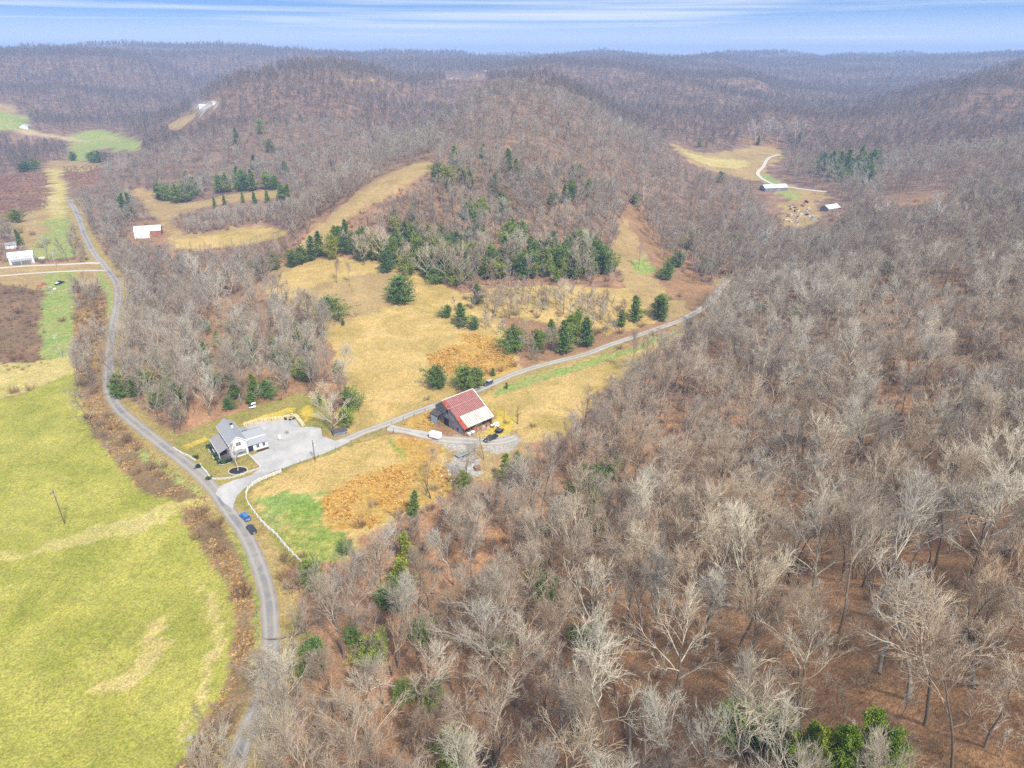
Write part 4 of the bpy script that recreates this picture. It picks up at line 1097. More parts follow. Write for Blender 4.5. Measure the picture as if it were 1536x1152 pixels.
# ------------------------------------------------------------------ brush: single shrubs along banks and field edges
items = []
bx, by = [], []
for p in BANKS:
    lo, hi = p.min(0), p.max(0)
    x, y = jitter_grid(lo[0], hi[0], lo[1], min(hi[1], 460), 5.2, 91)
    k = inside(p, x, y) & ~near_lines(x, y, 4.3); bx.append(x[k]); by.append(y[k])
bx = np.concatenate(bx); by = np.concatenate(by)
k = nrng.random(len(bx)) < .62
bx, by = bx[k], by[k]
bpx, bpy_, _ = project(bx, by, height(bx, by))
k = (bpx > -10) & (bpx < 1546) & (bpy_ < 1180)
bx, by, bpx, bpy_ = bx[k], by[k], bpx[k], bpy_[k]
extra = [(30,470,1.6),(18,480,1.5),(40,485,1.2),(8,530,1.5),(25,540,1.3),(45,585,.9),(20,590,1.3),(8,440,1.5),(30,438,1.3),(48,440,1.2),(60,372,1.2),(72,366,1.5),(50,352,1.3),(30,350,1.4),(12,350,1.5),(115,372,1.3),(118,360,1.3),(110,345,1.2),
 (700,600,.9),(760,635,.7),(640,600,.8),(690,590,.7),(735,560,.9),(750,556,1.),(770,550,.9),(640,700,.6),(560,760,.8),(540,790,1.1),(520,815,1.),(600,770,.9),(800,640,.8),(430,650,.4),
 (430,842,1.2),(445,858,1.3),(425,870,1.),(440,880,1.1),(455,835,.8),(420,600,.6),(985,470,.9),(1005,450,.9),(1020,445,.8),(870,470,1),(835,500,1.1),(820,520,1.),(800,530,.9),(900,500,.9),(930,500,1.),(960,490,1.),(980,480,1.)]
eg = ground([e[0] for e in extra], [e[1] for e in extra])
sh = [(x, y, rnd.uniform(.7, 1.35), px, py) for x, y, px, py in zip(bx, by, bpx, bpy_)] + [(g[0], g[1], e[2], e[0], e[1]) for g, e in zip(eg, extra)]
BT = [('tan', (1.1, 1.0, .85, 1)), ('brown', (.85, .78, .72, 1)), ('reddish', (1.0, .78, .66, 1)), ('grey', (1.0, 1.02, 1.02, 1))]
BZ = [('by the field entrance', 270, 760), ('beside the road junction', 300, 740), ('on the bank left of the house', 220, 690), ('on the bank at the road curve', 160, 600), ('along the upper road bank', 140, 520), ('by the far road bank', 135, 430), ('on the bank below the cars', 330, 840),
 ('on the bank at the lower field', 370, 930), ('on the bottom road bank', 340, 1060), ('at the bottom edge bank', 290, 1130), ('in the left scrub', 25, 480), ('near the far white house', 50, 365), ('around the barn', 700, 610), ('in the orange weeds', 570, 770), ('by the white fence end', 440, 855), ('beside the gravel lane', 900, 490)]
for x, y, s, px, py in sh[:290]:
    r = bpy.data.objects.new('shrub', BUSHM[rnd.randrange(4)]); COL.objects.link(r)
    r.location = (x, y, H(x, y) - .05); s *= rnd.uniform(.85, 1.1); r.scale = (s, s, s * rnd.uniform(.8, 1.15)); r.rotation_euler = (0, 0, rnd.random() * 6.28)
    tn = rnd.choice(BT); r.color = tn[1]
    r['category'] = 'shrub'; r['group'] = 'bare shrubs on banks and field edges'
    zn = min(BZ, key=lambda z: (z[1] - px) ** 2 + ((z[2] - py) * 1.2) ** 2)[0]
    items.append((r, f"{'large' if s > 1.15 else ('low' if s < .8 else 'mid-sized')} {tn[0]} bare shrub {zn}", px))
label_all(items)
print('single plants', len(plist) + len(BIGK), len(CEDARS), len(sh))
rb = bpy.data.objects.new('shrub', BUSH[1].mesh('red_brush_shape', leaf_mat('red_twigs', [(0, rgb(150,60,56)), (1, rgb(170,84,70))]))); COL.objects.link(rb)
rb.location = tuple(ground(93, 482)[0]); rb.scale = (1.1, 1.1, .95)
tag(rb, 'dark red bush standing alone on the green strip', 'shrub')

# thickets of small trees on the pasture edges and between the tan meadows
items = []
TH = [world_poly(p) for p in ([(668,490),(700,440),(740,432),(830,436),(905,446),(960,452),(1000,468),(960,488),(880,514),(800,544),(765,520),(740,500)], [(268,326),(300,310),(350,306),(430,300),(446,318),(400,335),(330,347),(272,356)], [(400,455),(440,450),(470,480),(480,530),(450,545),(425,520)], [(112,430),(148,430),(158,520),(150,596),(130,600),(112,545)], [(330,1060),(352,1075),(335,1150),(300,1200),(285,1180)], [(412,950),(436,960),(424,1060),(410,1160),(384,1160),(404,1060)])]
THY = world_poly([(648,724),(690,722),(770,704),(800,688),(806,712),(740,748),(690,762),(650,752)])
TH.append(THY)
X, Y = [], []
for p in TH:
    lo, hi = p.min(0), p.max(0); x, y = jitter_grid(lo[0], hi[0], lo[1], hi[1], 4.6, 171); k = inside(p, x, y) & ~near_lines(x, y, 4); X.append(x[k]); Y.append(y[k])
x, y = np.concatenate(X), np.concatenate(Y); k = (fbm(x, y, 18, 31, 2) > -.3); x, y = x[k], y[k]
THS = []
for i in range(4):
    T, C = bare_tree(850 + i, h=8.5, spread=1.0, trunk_frac=.22, n_limb=9, n_sub=4, n_twig=4, n_fine=2, r0=.10, fine_r=.024, up=.4, angle=(.45, 1.0), forks=[1, 2, 3, 1][i])
    THS.append(joined('thicket_tree', T, C, m_bark, m_twig))
mass('thicket', 'thicket of small bare trees and brush on the meadow edges', np.c_[x, y, height(x, y)], THS + [BUSHM[1]], np.where(inside(THY, x, y), .45 + .5 * nrng.random(len(x)), low_growth(x, y, .6 + .55 * nrng.random(len(x)), 8.5)), .08, 8)
# undergrowth, dry grass, scrub
x, y = jitter_grid(-330, 330, 50, 520, 4.0, 141)
k = in_view(x, y, 60, 2); x, y = x[k], y[k]
k = ~open_ground(x, y) & (fbm(x, y, 30, 12, 3) > -.42)
for p in DIRT: k &= ~(inside(p, x, y) & (nrng.random(len(x)) < .6))
x, y = x[k], y[k]
SAP = []
for i in range(3):
    T, C = bare_tree(800 + i, h=7, spread=.8, trunk_frac=.3, n_limb=7, n_sub=3, n_twig=3, n_fine=1, r0=.06, fine_r=.02, up=.4, angle=(.4, .9))
    SAP.append(joined('sapling', T, C, m_bark, m_twig))
mass('undergrowth', 'bare brushy undergrowth and saplings beneath the trees', np.c_[x, y, height(x, y)], [BUSHM[0], BUSHM[2]] + SAP, .45 + .55 * nrng.random(len(x)), .1, 5)
LG = []
for i in range(4):
    R_ = random.Random(i); S_ = Sticks(); L_ = 6 + 2 * i; b_ = np.array([[0, 0, .12], [L_ * .35, R_.gauss(0, .2), .2], [L_ * .7, R_.gauss(0, .4), .35], [L_, R_.gauss(0, .6), .5]])
    S_.add(b_, [.26, .22, .15, .07], 7)
    for k in range(5): q = b_[1 + k % 3]; S_.add([q, q + np.array([R_.uniform(.3, 1.5), R_.gauss(0, 1.2), R_.uniform(.1, 1.1)])], [.07, .02], 3)
    LG.append(S_.mesh('fallen_log', m_bark))
x, y = jitter_grid(-120, 300, 60, 330, 11.0, 181); k = in_view(x, y, 40, 1); x, y = x[k], y[k]; k = ~open_ground(x, y); x, y = x[k], y[k]
mass('fallen_branches', 'fallen logs and limbs lying on the leafy forest floor', np.c_[x, y, height(x, y)], LG, .5 + .7 * nrng.random(len(x)), .06, 9)
SC = [p for (c, p, e) in WREG if c in ('scrub', 'purple')]
X, Y = [], []
for p in SC:
    lo, hi = p.min(0), p.max(0); x, y = jitter_grid(lo[0], hi[0], lo[1], hi[1], 4.0, 151); k = inside(p, x, y) & in_view(x, y, 60, 2); X.append(x[k]); Y.append(y[k])
x, y = np.concatenate(X), np.concatenate(Y)
mass('scrub', 'low brown scrub covering the left valley fields', np.c_[x, y, height(x, y)], [BUSHM[1], BUSHM[3]], .25 + .3 * nrng.random(len(x)), .1, 6)
GC = []
for i in range(3):
    V, F = grass_clump(900 + i, 1.0, .75, 26); GC.append(quick_mesh('dry_grass_shape', V, F, m_dry, False))
X, Y = [], []
for p, st in [(p, 1.0) for p in BANKS] :
    lo, hi = p.min(0), p.max(0); x, y = jitter_grid(lo[0], hi[0], lo[1], min(hi[1], 420), st, 161)
    k = inside(p, x, y) & ~near_lines(x, y, 3.6) & (fbm(x, y, 7, 3, 2) > -.15); X.append(x[k]); Y.append(y[k])
x, y = np.concatenate(X), np.concatenate(Y); k = in_view(x, y, 20, 1); x, y = x[k], y[k]
_dg = (x, y)
mass('dry_grass', 'tufts of tawny dry grass on the road banks', np.c_[x, y, height(x, y) - .05], GC, .22 + .42 * nrng.random(len(x)), .1, 7)

V, F = grass_clump(950, .9, .8, 30); GG = [quick_mesh('golden_grass_shape', V, F, m_gold_grass, False)]; V, F = grass_clump(951, .8, .7, 26); GG.append(quick_mesh('golden_grass_shape', V, F, m_gold_grass, False))
X, Y = [], []
for p in [p for (c, p, e) in WREG if c == 'orange']:
    lo, hi = p.min(0), p.max(0); x, y = jitter_grid(lo[0], hi[0], lo[1], hi[1], 1.0, 191); k = inside(p, x + 1.5 * fbm(x, y, 6, 4, 2), y + 1.5 * fbm(x, y, 6, 5, 2)) & ~near_lines(x, y, 3.2) & (fbm(x, y, 9, 6, 3) > -.2); X.append(x[k]); Y.append(y[k])
x, y = np.concatenate(X), np.concatenate(Y)
mass('golden_grass', 'golden-orange weeds in the paddock and pasture', np.c_[x, y, height(x, y) - .05], GG, .25 + .5 * nrng.random(len(x)), .1, 10)
# ------------------------------------------------------------------ built things
class MB:
    """collects simple shapes and links them as one mesh"""
    def __init__(self): self.v = []; self.f = []
    def poly(self, pts, faces):
        n = len(self.v); self.v += [tuple(p) for p in pts]; self.f += [tuple(i + n for i in f) for f in faces]; return self
    def box(self, x0, x1, y0, y1, z0, z1, bev=0.0):
        if bev <= 0:
            p = [(x, y, z) for z in (z0, z1) for x, y in ((x0, y0), (x1, y0), (x1, y1), (x0, y1))]
            return self.poly(p, [(3, 2, 1, 0), (4, 5, 6, 7), (0, 1, 5, 4), (1, 2, 6, 5), (2, 3, 7, 6), (3, 0, 4, 7)])
        b = bev; ring = lambda i, z: [(x0 + i + b, y0 + i, z), (x1 - i - b, y0 + i, z), (x1 - i, y0 + i + b, z), (x1 - i, y1 - i - b, z), (x1 - i - b, y1 - i, z), (x0 + i + b, y1 - i, z), (x0 + i, y1 - i - b, z), (x0 + i, y0 + i + b, z)]
        p = ring(b, z0) + ring(0, z0 + b) + ring(0, z1 - b) + ring(b, z1)
        f = [tuple(range(7, -1, -1)), tuple(range(24, 32))]
        for r in range(3):
            for k in range(8): f.append((r * 8 + k, r * 8 + (k + 1) % 8, r * 8 + 8 + (k + 1) % 8, r * 8 + 8 + k))
        return self.poly(p, f)
    def prism_x(self, prof, x0, x1):
        """profile of (y, z) points pulled along x"""
        n = len(prof)
        p = [(x0, y, z) for y, z in prof] + [(x1, y, z) for y, z in prof]
        f = [tuple(range(n))[::-1], tuple(range(n, 2 * n))] + [(i, (i + 1) % n, n + (i + 1) % n, n + i) for i in range(n)]
        return self.poly(p, f)
    def prism_y(self, prof, y0, y1):
        n = len(prof)
        p = [(x, y0, z) for x, z in prof] + [(x, y1, z) for x, z in prof]
        f = [tuple(range(n)), tuple(range(n, 2 * n))[::-1]] + [(i, n + i, n + (i + 1) % n, (i + 1) % n) for i in range(n)]
        return self.poly(p, f)
    def slab(self, a, b, c, d, th):
        """four corners of the top face and a thickness downwards along the face normal"""
        a, b, c, d = map(Vector, (a, b, c, d)); n = (b - a).cross(d - a).normalized()
        if n.z < 0: n = -n
        q = [a, b, c, d]; p = [x - n * th for x in q] + q
        return self.poly(p, [(3, 2, 1, 0), (4, 5, 6, 7), (0, 1, 5, 4), (1, 2, 6, 5), (2, 3, 7, 6), (3, 0, 4, 7)])
    def tube(self, a, b, r0, r1=None, n=8):
        a, b = Vector(a), Vector(b); r1 = r0 if r1 is None else r1
        d = (b - a).normalized(); u = d.orthogonal().normalized(); w_ = d.cross(u)
        p = []
        for c, r in ((a, r0), (b, r1)):
            for k in range(n):
                t_ = 2 * PI * k / n; p.append(c + u * math.cos(t_) * r + w_ * math.sin(t_) * r)
        return self.poly(p, [tuple(range(n))[::-1], tuple(range(n, 2 * n))] + [(k, (k + 1) % n, n + (k + 1) % n, n + k) for k in range(n)])
    def ball(self, c, r, squash=1.0, n=8, m=5, jag=0.0, rr=None):
        p, f = [], []
        for i in range(m + 1):
            th = PI * i / m
            for k in range(n):
                ph = 2 * PI * k / n; q = 1 + (rr.uniform(-jag, jag) if rr else 0)
                p.append((c[0] + r * q * math.sin(th) * math.cos(ph), c[1] + r * q * math.sin(th) * math.sin(ph), c[2] + r * q * squash * math.cos(th)))
        for i in range(m):
            for k in range(n): f.append((i * n + k, (i + 1) * n + k, (i + 1) * n + (k + 1) % n, i * n + (k + 1) % n))
        return self.poly(p, f)
    def build(self, name, mat, parent=None, loc=None, rz=None, smooth=False):
        me = bpy.data.meshes.new(name); me.from_pydata(self.v, [], self.f)
        bm = bmesh.new(); bm.from_mesh(me)
        bmesh.ops.remove_doubles(bm, verts=bm.verts[:], dist=1e-5)
        bmesh.ops.recalc_face_normals(bm, faces=bm.faces[:]); bm.to_mesh(me); bm.free()
        me.materials.append(mat)
        if smooth: me.polygons.foreach_set('use_smooth', [True] * len(me.polygons))
        o = link(name, me, parent, loc)
        if rz is not None: o.rotation_euler = (0, 0, rz)
        return o
W8 = 1.0
m_wpaint = plain('white_paint', (.78, .78, .76, 1), .55, .06, 1.5)
m_siding = NT('white_siding'); m_siding.rough(.6)
_o = m_siding.n('ShaderNodeTexCoord').outputs['Object']; _w = m_siding.n('ShaderNodeTexWave'); _w.bands_direction = 'Z'; _w.inputs['Scale'].default_value = 1.6; m_siding.l(_o, _w.inputs['Vector'])
m_siding.col(m_siding.mix(.6, (.76, .76, .74, 1), m_siding.ramp(_w.outputs['Fac'], [(.0, grey(.72)), (.25, grey(1))]), 'MULTIPLY')); m_siding = m_siding.m
def shingle(name, c, dark=.75):
    t = NT(name); t.rough(.9); o = t.obj(); f = t.noise(1.3, 5, .7, o); g = t.noise(14, 2, .5, o)
    c2 = t.mix(f, tuple(x * dark for x in c[:3]) + (1,), tuple(x * 1.2 for x in c[:3]) + (1,))
    t.col(t.mix(.5, c2, t.ramp(g, [(.3, grey(.7)), (.7, grey(1.2))]), 'MULTIPLY')); return t.m
m_shingle = shingle('grey_shingles', (.29, .295, .31, 1)); m_shingle2 = shingle('worn_grey_shingles', (.27, .255, .255, 1), .7)
m_trim = plain('white_trim', (.80, .80, .78, 1), .5, .04)
m_glass = NT('window_glass'); m_glass.rough(.12); m_glass.b.inputs['Specular IOR Level'].default_value = .6; m_glass.col((.035, .042, .05, 1)); m_glass = m_glass.m
m_navy = plain('navy_door', (.02, .03, .06, 1), .4, .1)
m_black = plain('black_paint', (.018, .018, .02, 1), .45, .15); m_rubber = plain('rubber', (.02, .02, .02, 1), .9, .2)
m_stone = plain('pale_stone', (.50, .46, .40, 1), .9, .25, 2.2, 0, .5); m_gold = plain('golden_stone', (.56, .44, .24, 1), .9, .28, 1.6, 0, .5)
m_mulch = plain('black_mulch', (.025, .022, .02, 1), .95, .4, 8, 0, .8)
m_brick = plain('tan_brick', (.40, .26, .15, 1), .85, .2, 6)
m_grey = plain('grey_metal', (.34, .36, .37, 1), .5, .2, 2); m_wood = plain('weathered_boards', (.20, .185, .18, 1), .9, .35, 1.2); m_darkwood = plain('dark_boards', (.085, .078, .078, 1), .9, .35, 1.2)
m_pole = plain('pole_wood', (.16, .12, .09, 1), .9, .2); m_palepole = plain('pale_pole', (.42, .39, .35, 1), .9, .15); m_post = plain('post_wood', (.17, .13, .10, 1), .9, .25)
m_red = plain('red_paint', (.34, .05, .035, 1), .6, .2)
def frame_at(px_a, px_b):
    """origin midway between two ground pixels, x axis from a to b -> (origin, angle)"""
    a, b = G(*px_a), G(*px_b); return (a + b) / 2, math.atan2(b.y - a.y, b.x - a.x)

# ---- the white farmhouse: x along the front, y to the back
o_, a_ = frame_at((348.4, 688), (372.7, 680.5))
ZH = H(o_.x, o_.y) - .15
house = thing('farmhouse', 'white two-storey farmhouse with grey shingle roof beside the gravel lot', 'house', (o_.x, o_.y, ZH), a_)
L_, HW, EV, RG = 14.4, 2.65, 5.55, 7.6
MB().poly([(-HW, 0, -.6), (HW, 0, -.6), (HW, L_, -.6), (-HW, L_, -.6), (-HW, 0, EV), (HW, 0, EV), (HW, L_, EV), (-HW, L_, EV), (0, 0, RG), (0, L_, RG)],
          [(0, 1, 5, 8, 4), (3, 7, 9, 6, 2), (0, 4, 7, 3), (1, 2, 6, 5), (4, 8, 9, 7), (5, 6, 9, 8), (0, 3, 2, 1)]).build('wall', m_siding, house)
sl = (RG - EV) / HW
def gable_roof(x0, x1, y0, y1, ze, zr, ov, mat, par, along='y', th=.16, name='roof'):
    m = MB(); xm = (x0 + x1) / 2; s_ = (zr - ze) / ((x1 - x0) / 2); e = ze - s_ * ov + .1
    m.slab((x0 - ov, y0 - ov, e), (x0 - ov, y1 + ov, e), (xm, y1 + ov, zr + .1), (xm, y0 - ov, zr + .1), th)
    m.slab((x1 + ov, y0 - ov, e), (xm, y0 - ov, zr + .1), (xm, y1 + ov, zr + .1), (x1 + ov, y1 + ov, e), th)
    return m.build(name, mat, par)
rf = gable_roof(-HW, HW, 0, L_, EV, RG, .32, m_shingle, house)
m = MB()
for sx in (-1, 1):
    e = EV - sl * .32 - .06
    m.box(sx * (HW + .33) - .04, sx * (HW + .33) + .04, -.34, L_ + .34, e - .1, e + .12)
m.slab((-HW - .34, -.40, EV - sl * .34 + .02), (-HW - .34, -.33, EV - sl * .34 + .02), (0, -.33, RG + .02), (0, -.40, RG + .02), .22)
m.slab((HW + .34, -.40, EV - sl * .34 + .02), (0, -.40, RG + .02), (0, -.33, RG + .02), (HW + .34, -.33, EV - sl * .34 + .02), .22)
m.build('trim', m_trim, rf)
ch = MB().box(.25, .95, 7.2, 7.9, 6.2, 8.35).build('chimney', m_wpaint, rf)
MB().box(.15, 1.05, 7.1, 8.0, 8.352, 8.6).build('chimney_cap', m_black, rf)
def window(par, x, y, z, w, h, face='y', panes=2, mat_frame=None):
    """window on a wall facing -y (or -x / +x)"""
    mf = mat_frame or m_trim
    fr, pn = MB(), MB()
    def bx(m, a0, a1, z0, z1, d0, d1):
        if face == 'y': m.box(x + a0, x + a1, y - d1, y - d0, z + z0, z + z1)
        elif face == '-x': m.box(x - d1, x - d0, y + a0, y + a1, z + z0, z + z1)
        else: m.box(x + d0, x + d1, y + a0, y + a1, z + z0, z + z1)
    t_ = .09
    bx(fr, -w / 2 - t_, -w / 2, -t_, h + t_, .004, .09); bx(fr, w / 2, w / 2 + t_, -t_, h + t_, .004, .09)
    bx(fr, -w / 2, w / 2, h, h + t_, .004, .09); bx(fr, -w / 2, w / 2, -t_, 0, .004, .11)
    for k in range(1, panes): bx(fr, -w / 2 + w * k / panes - .03, -w / 2 + w * k / panes + .03, 0, h, .012, .07)
    bx(fr, -w / 2, w / 2, h / 2 - .03, h / 2 + .03, .012, .068)
    wn_ = fr.build('window', mf, par)
    bx(pn, -w / 2 + .002, w / 2 - .002, .002, h - .002, .006, .03); pn.build('pane', m_glass, wn_)
    return wn_
window(house, .1, 0, 4.1, 1.5, 1.25); window(house, .1, 0, 1.25, 1.5, 1.5); window(house, 1.9, 0, 1.7, .6, .8, panes=1); window(house, -1.75, 0, 1.25, .8, 1.4)
for yy in (2.2, 5.2, 8.2, 11.2): window(house, -HW, yy, 3.95, .8, 1.2, '-x')
for yy in (9.5, 12.3): window(house, HW, yy, 3.9, .8, 1.2, '+x')
# side porch
pr = MB(); pr.slab((-6.1, 1.6, 2.45), (-6.1, 13.0, 2.45), (-HW - .02, 13.0, 3.75), (-HW - .02, 1.6, 3.75), .14); pr.build('porch_roof', m_shingle2, house)
MB().box(-6.16, -6.08, 1.6, 13.0, 2.26, 2.50).build('gutter', m_trim, house)
MB().box(-6.0, -HW - .01, .4, 12.9, -.4, .32).build('porch_deck', m_darkwood, house)
for yy in (1.8, 4.6, 7.4, 10.2, 12.8): MB().box(-5.95, -5.80, yy - .075, yy + .075, .322, 2.32).build('porch_post', m_trim, house)
m = MB()
for yy0, yy1 in ((1.9, 4.5), (4.7, 7.3), (7.5, 10.1)): m.box(-5.91, -5.85, yy0, yy1, 1.05, 1.12); m.box(-5.91, -5.85, yy0, yy1, .5, .56)
m.build('porch_railing', m_trim, house)
MB().box(-HW - .05, -HW - .004, 6.2, 7.2, .33, 2.3).build('door', m_navy, house)
# wing on the other side
MB().prism_x([(.9, -.6), (.9, 2.55), (3.0, 3.55), (3.0, 3.80), (6.4, 5.0), (9.4, 3.6), (9.4, -.6)], HW + .003, 9.35).build('wing_wall', m_siding, house)
m = MB(); m.slab((HW + .01, .5, 2.48), (9.6, .5, 2.48), (9.6, 2.98, 3.66), (HW + .01, 2.98, 3.66), .12)
m.slab((HW + .01, 2.85, 3.92), (9.6, 2.85, 3.92), (9.6, 6.4, 5.14), (HW + .01, 6.4, 5.14), .12)
m.slab((HW + .01, 6.4, 5.14), (9.6, 6.4, 5.14), (9.6, 9.7, 3.6), (HW + .01, 9.7, 3.6), .12)
m.slab((HW + .012, 6.9, 5.3), (5.2, 6.9, 5.3), (5.2, 12.2, 4.0), (HW + .012, 12.2, 4.0), .12)
m.build('wing_roof', m_shingle, house)
MB().box(HW + .012, 9.62, 2.76, 2.84, 3.66, 3.95).build('gutter', m_trim, house)
MB().box(2.70, 5.1, 7.0, 12.0, -.5, 3.9).build('back_wall', m_siding, house)
window(house, 6.1, .9, .95, .75, 1.05, mat_frame=m_grey); window(house, 8.1, .9, .95, .75, 1.05, mat_frame=m_grey)
dr = MB().box(2.95, 4.6, .80, .896, .02, 2.25).build('door', m_navy, house)
MB().box(4.35, 4.42, .74, .798, 1.05, 1.15).build('handle', m_grey, dr)
MB().box(2.8, 5.0, -.9, .79, -.5, .08).build('door_step', m_brick, house)
m = MB(); m.box(-1.5, 1.9, -1.5, -.02, 2.35, 2.5); 
for px_ in (-1.4, 1.8): m.box(px_ - .06, px_ + .06, -1.45, -1.33, .1, 2.348)
m.build('front_canopy', m_shingle2, house)
MB().box(-1.5, 1.9, -1.5, -.01, -.5, .1).build('front_step', m_stone, house)
hm = house.matrix_basis if False else Matrix.Translation(house.location) @ Matrix.Rotation(a_, 4, 'Z')
def hpt(x, y): return hm @ Vector((x, y, 0))
# planting beds by the house
def bed(name, pts, label, mat, lift=.05, edge=None):
    poly = np.array([(hpt(x, y).x, hpt(x, y).y) for x, y in pts]); poly = smooth_line(np.vstack([poly, poly[:1]]), 5)[:-1]
    o = sheet(name, poly, lift, mat, .8, .04); o['kind'] = 'structure'
    return o, poly
def stone_ring(name, poly, label, cat, r=.16, mat=None, close=True):
    R = random.Random(len(poly)); m = MB()
    ln = resample(np.vstack([poly, poly[:1]]) if close else poly, r * 1.9)
    for x, y in ln: m.ball((x, y, H(x, y) + r * .35), r * R.uniform(.8, 1.25), .75, 6, 4, .12, R)
    return tag(m.build(name, mat or m_stone), label, cat)
_, bp = bed('planting_bed', [(-7.3, 12.6), (-6.25, 13), (-6.2, .2), (-3.0, .1), (-2.9, -1.6), (-5.6, -2.0), (-7.0, -.5), (-7.3, 3)], '', m_mulch)
stone_ring('stone_edging', bp, 'pale stone edging around the porch planting bed', 'edging')
bed('planting_bed', [(5.2, .3), (9.9, .3), (9.9, -.6), (5.2, -.6)], '', m_mulch)
mc = G(357, 706)
mp = np.array([(mc.x + 2.9 * math.cos(t_), mc.y + 2.1 * math.sin(t_)) for t_ in np.linspace(0, 6.283, 28)[:-1]])
tag(sheet('mulch_ring', mp, .06, m_mulch, .8, .03), kind='structure')
stone_ring('stone_edging', mp, 'oval pale stone edging around the mulch under the yard tree', 'edging', .15)
yt = plant('bare_tree', SYC[0], (mc.x, mc.y, H(mc.x, mc.y)), .46, .7, (.92, .92, .92, 1), 'tree', None, (0, .10), 1.05); yt['label'] = 'pale bare yard tree growing from the oval mulch bed before the farmhouse'
items = []
for x, y in [(-6.8, 12), (-6.7, 10.6), (-6.8, 6), (-6.6, 4.6), (-6.4, -.2), (-5.2, -1.2), (-4.2, -1.0), (-3.4, -.9), (-6.7, 2.2)]:
    p = hpt(x, y); V, F = grass_clump(int(abs(x * 91 + y * 7)) + 5, .8, 1.0, 60)
    o = link('shrub', quick_mesh('shrub', V, F, m_cedar, False), None, (p.x, p.y, H(p.x, p.y))); o.color = (.35, .4, .4, 1)
    tag(o, None, 'shrub', 'dark shrubs by the farmhouse porch'); items.append((o, 'dark low shrub in the stone-edged porch bed', project(p.x, p.y, ZH)[0]))
label_all(items)
ln = world_line([(374, 683), (380, 689), (386, 696), (391, 702), (380, 706), (366, 711), (352, 716), (340, 718), (328, 719), (319, 718.5), (314.6, 715.5), (310, 709), (304, 702.5), (300, 696)], .35)
ln2 = world_line([(293, 691.6), (288.6, 688.6), (281.6, 684), (274, 681.5), (266, 676.5), (260, 672)], .35)
def low_wall(name, lines, h, w_, label, cat, mat, seed=3):
    R = random.Random(seed); m = MB()
    for ln_ in lines:
        for k in range(len(ln_) - 1):
            a, b = ln_[k], ln_[k + 1]; d = math.atan2(b[1] - a[1], b[0] - a[0]); c = (a + b) / 2; z = H(*c)
            zz_ = -.15
            while zz_ < h - .05:
                hh = R.uniform(.16, .26); L2 = np.hypot(*(b - a)) * .5 * R.uniform(.85, 1.0); w2 = w_ * .5 * R.uniform(.8, 1.15)
                cs, sn = math.cos(d + R.uniform(-.08, .08)), math.sin(d + R.uniform(-.08, .08))
                q = [(-L2, -w2), (L2, -w2), (L2, w2), (-L2, w2)]
                ps = [(c[0] + x * cs - y * sn, c[1] + x * sn + y * cs, z + zz_) for x, y in q] + [(c[0] + .92 * (x * cs - y * sn), c[1] + .92 * (x * sn + y * cs), z + zz_ + hh) for x, y in q]
                m.poly(ps, [(3, 2, 1, 0), (4, 5, 6, 7), (0, 1, 5, 4), (1, 2, 6, 5), (2, 3, 7, 6), (3, 0, 4, 7)]); zz_ += hh * .93
    return tag(m.build(name, mat), label, cat)
low_wall('stone_wall', [ln], .42, .5, 'low pale stone wall curving round the farmhouse lawn to the drive', 'wall', m_stone)
low_wall('stone_wall', [ln2], .5, .55, 'short low stone wall along the road up to the yard gap', 'wall', m_stone, 4)
for (x, y), lb in zip([(294, 687), (298, 700.5), (314, 718.5)], ['dark shrub in mulch beside the yard gap in the stone wall', 'dark shrub on the road side of the stone wall gap', 'dark shrub at the outer corner of the stone wall']):
    V, F = grass_clump(x, .9, 1.1, 70); g = G(x, y); o = link('shrub', quick_mesh('shrub', V, F, m_cedar, False), None, (g.x, g.y, g.z)); o.color = (.35, .38, .4, 1); tag(o, lb, 'shrub')
rw = world_line([(365, 640), (380, 635.5), (395, 632), (410, 631), (425, 628.5), (438, 626), (444, 628), (449, 634), (454, 640)], .7)
low_wall('retaining_wall', [rw, rw + np.array([.15, .7])], 1.0, .9, 'golden stone retaining wall bounding the back of the gravel lot', 'wall', m_gold, 9)

# ---- patio chairs, tank, cart by the lot
def chair(px, py, rz, lb):
    g = G(px, py); t_ = thing('patio_chair', lb, 'chair', (g.x, g.y, g.z + .08), rz, 'dark chairs on the gravel lot')
    MB().box(-.32, .32, -.3, .3, .38, .46).build('seat', m_black, t_); MB().slab((-.32, .3, .44), (.32, .3, .44), (.32, .52, 1.1), (-.32, .52, 1.1), .06).build('backrest', m_black, t_)
    for sx in (-.29, .29):
        MB().box(sx - .04, sx + .04, -.3, .3, .62, .68).build('arm', m_black, t_)
        for sy in (-.27, .27): MB().box(sx - .03, sx + .03, sy - .03, sy + .03, 0, .60 if sy < 0 else .376).build('leg', m_black, t_)
for k, (x, y, r_, lb) in enumerate([(429.4, 630.5, 1.2, 'dark chair standing apart at the wall end of the lot, leftmost of four'), (435.5, 631, 3.0, 'dark chair nearest the lot, in front of the golden wall'), (436.3, 626.8, .2, 'dark chair closest to the golden retaining wall'), (440.5, 629.5, 4.4, 'dark chair nearest the wall corner, rightmost of four')]): chair(x, y, r_, lb)
g = G(436, 629); o = MB().tube((0, 0, 0), (0, 0, .35), .45, .5, 12).build('fire_pit', m_grey, None, (g.x, g.y, g.z + .08)); tag(o, 'round grey fire pit among the dark chairs', 'fire pit')
g = G(420, 659); tk = thing('gas_tank', 'white gas tank standing alone on the gravel lot', 'tank', (g.x, g.y, g.z + .08), 1.9)
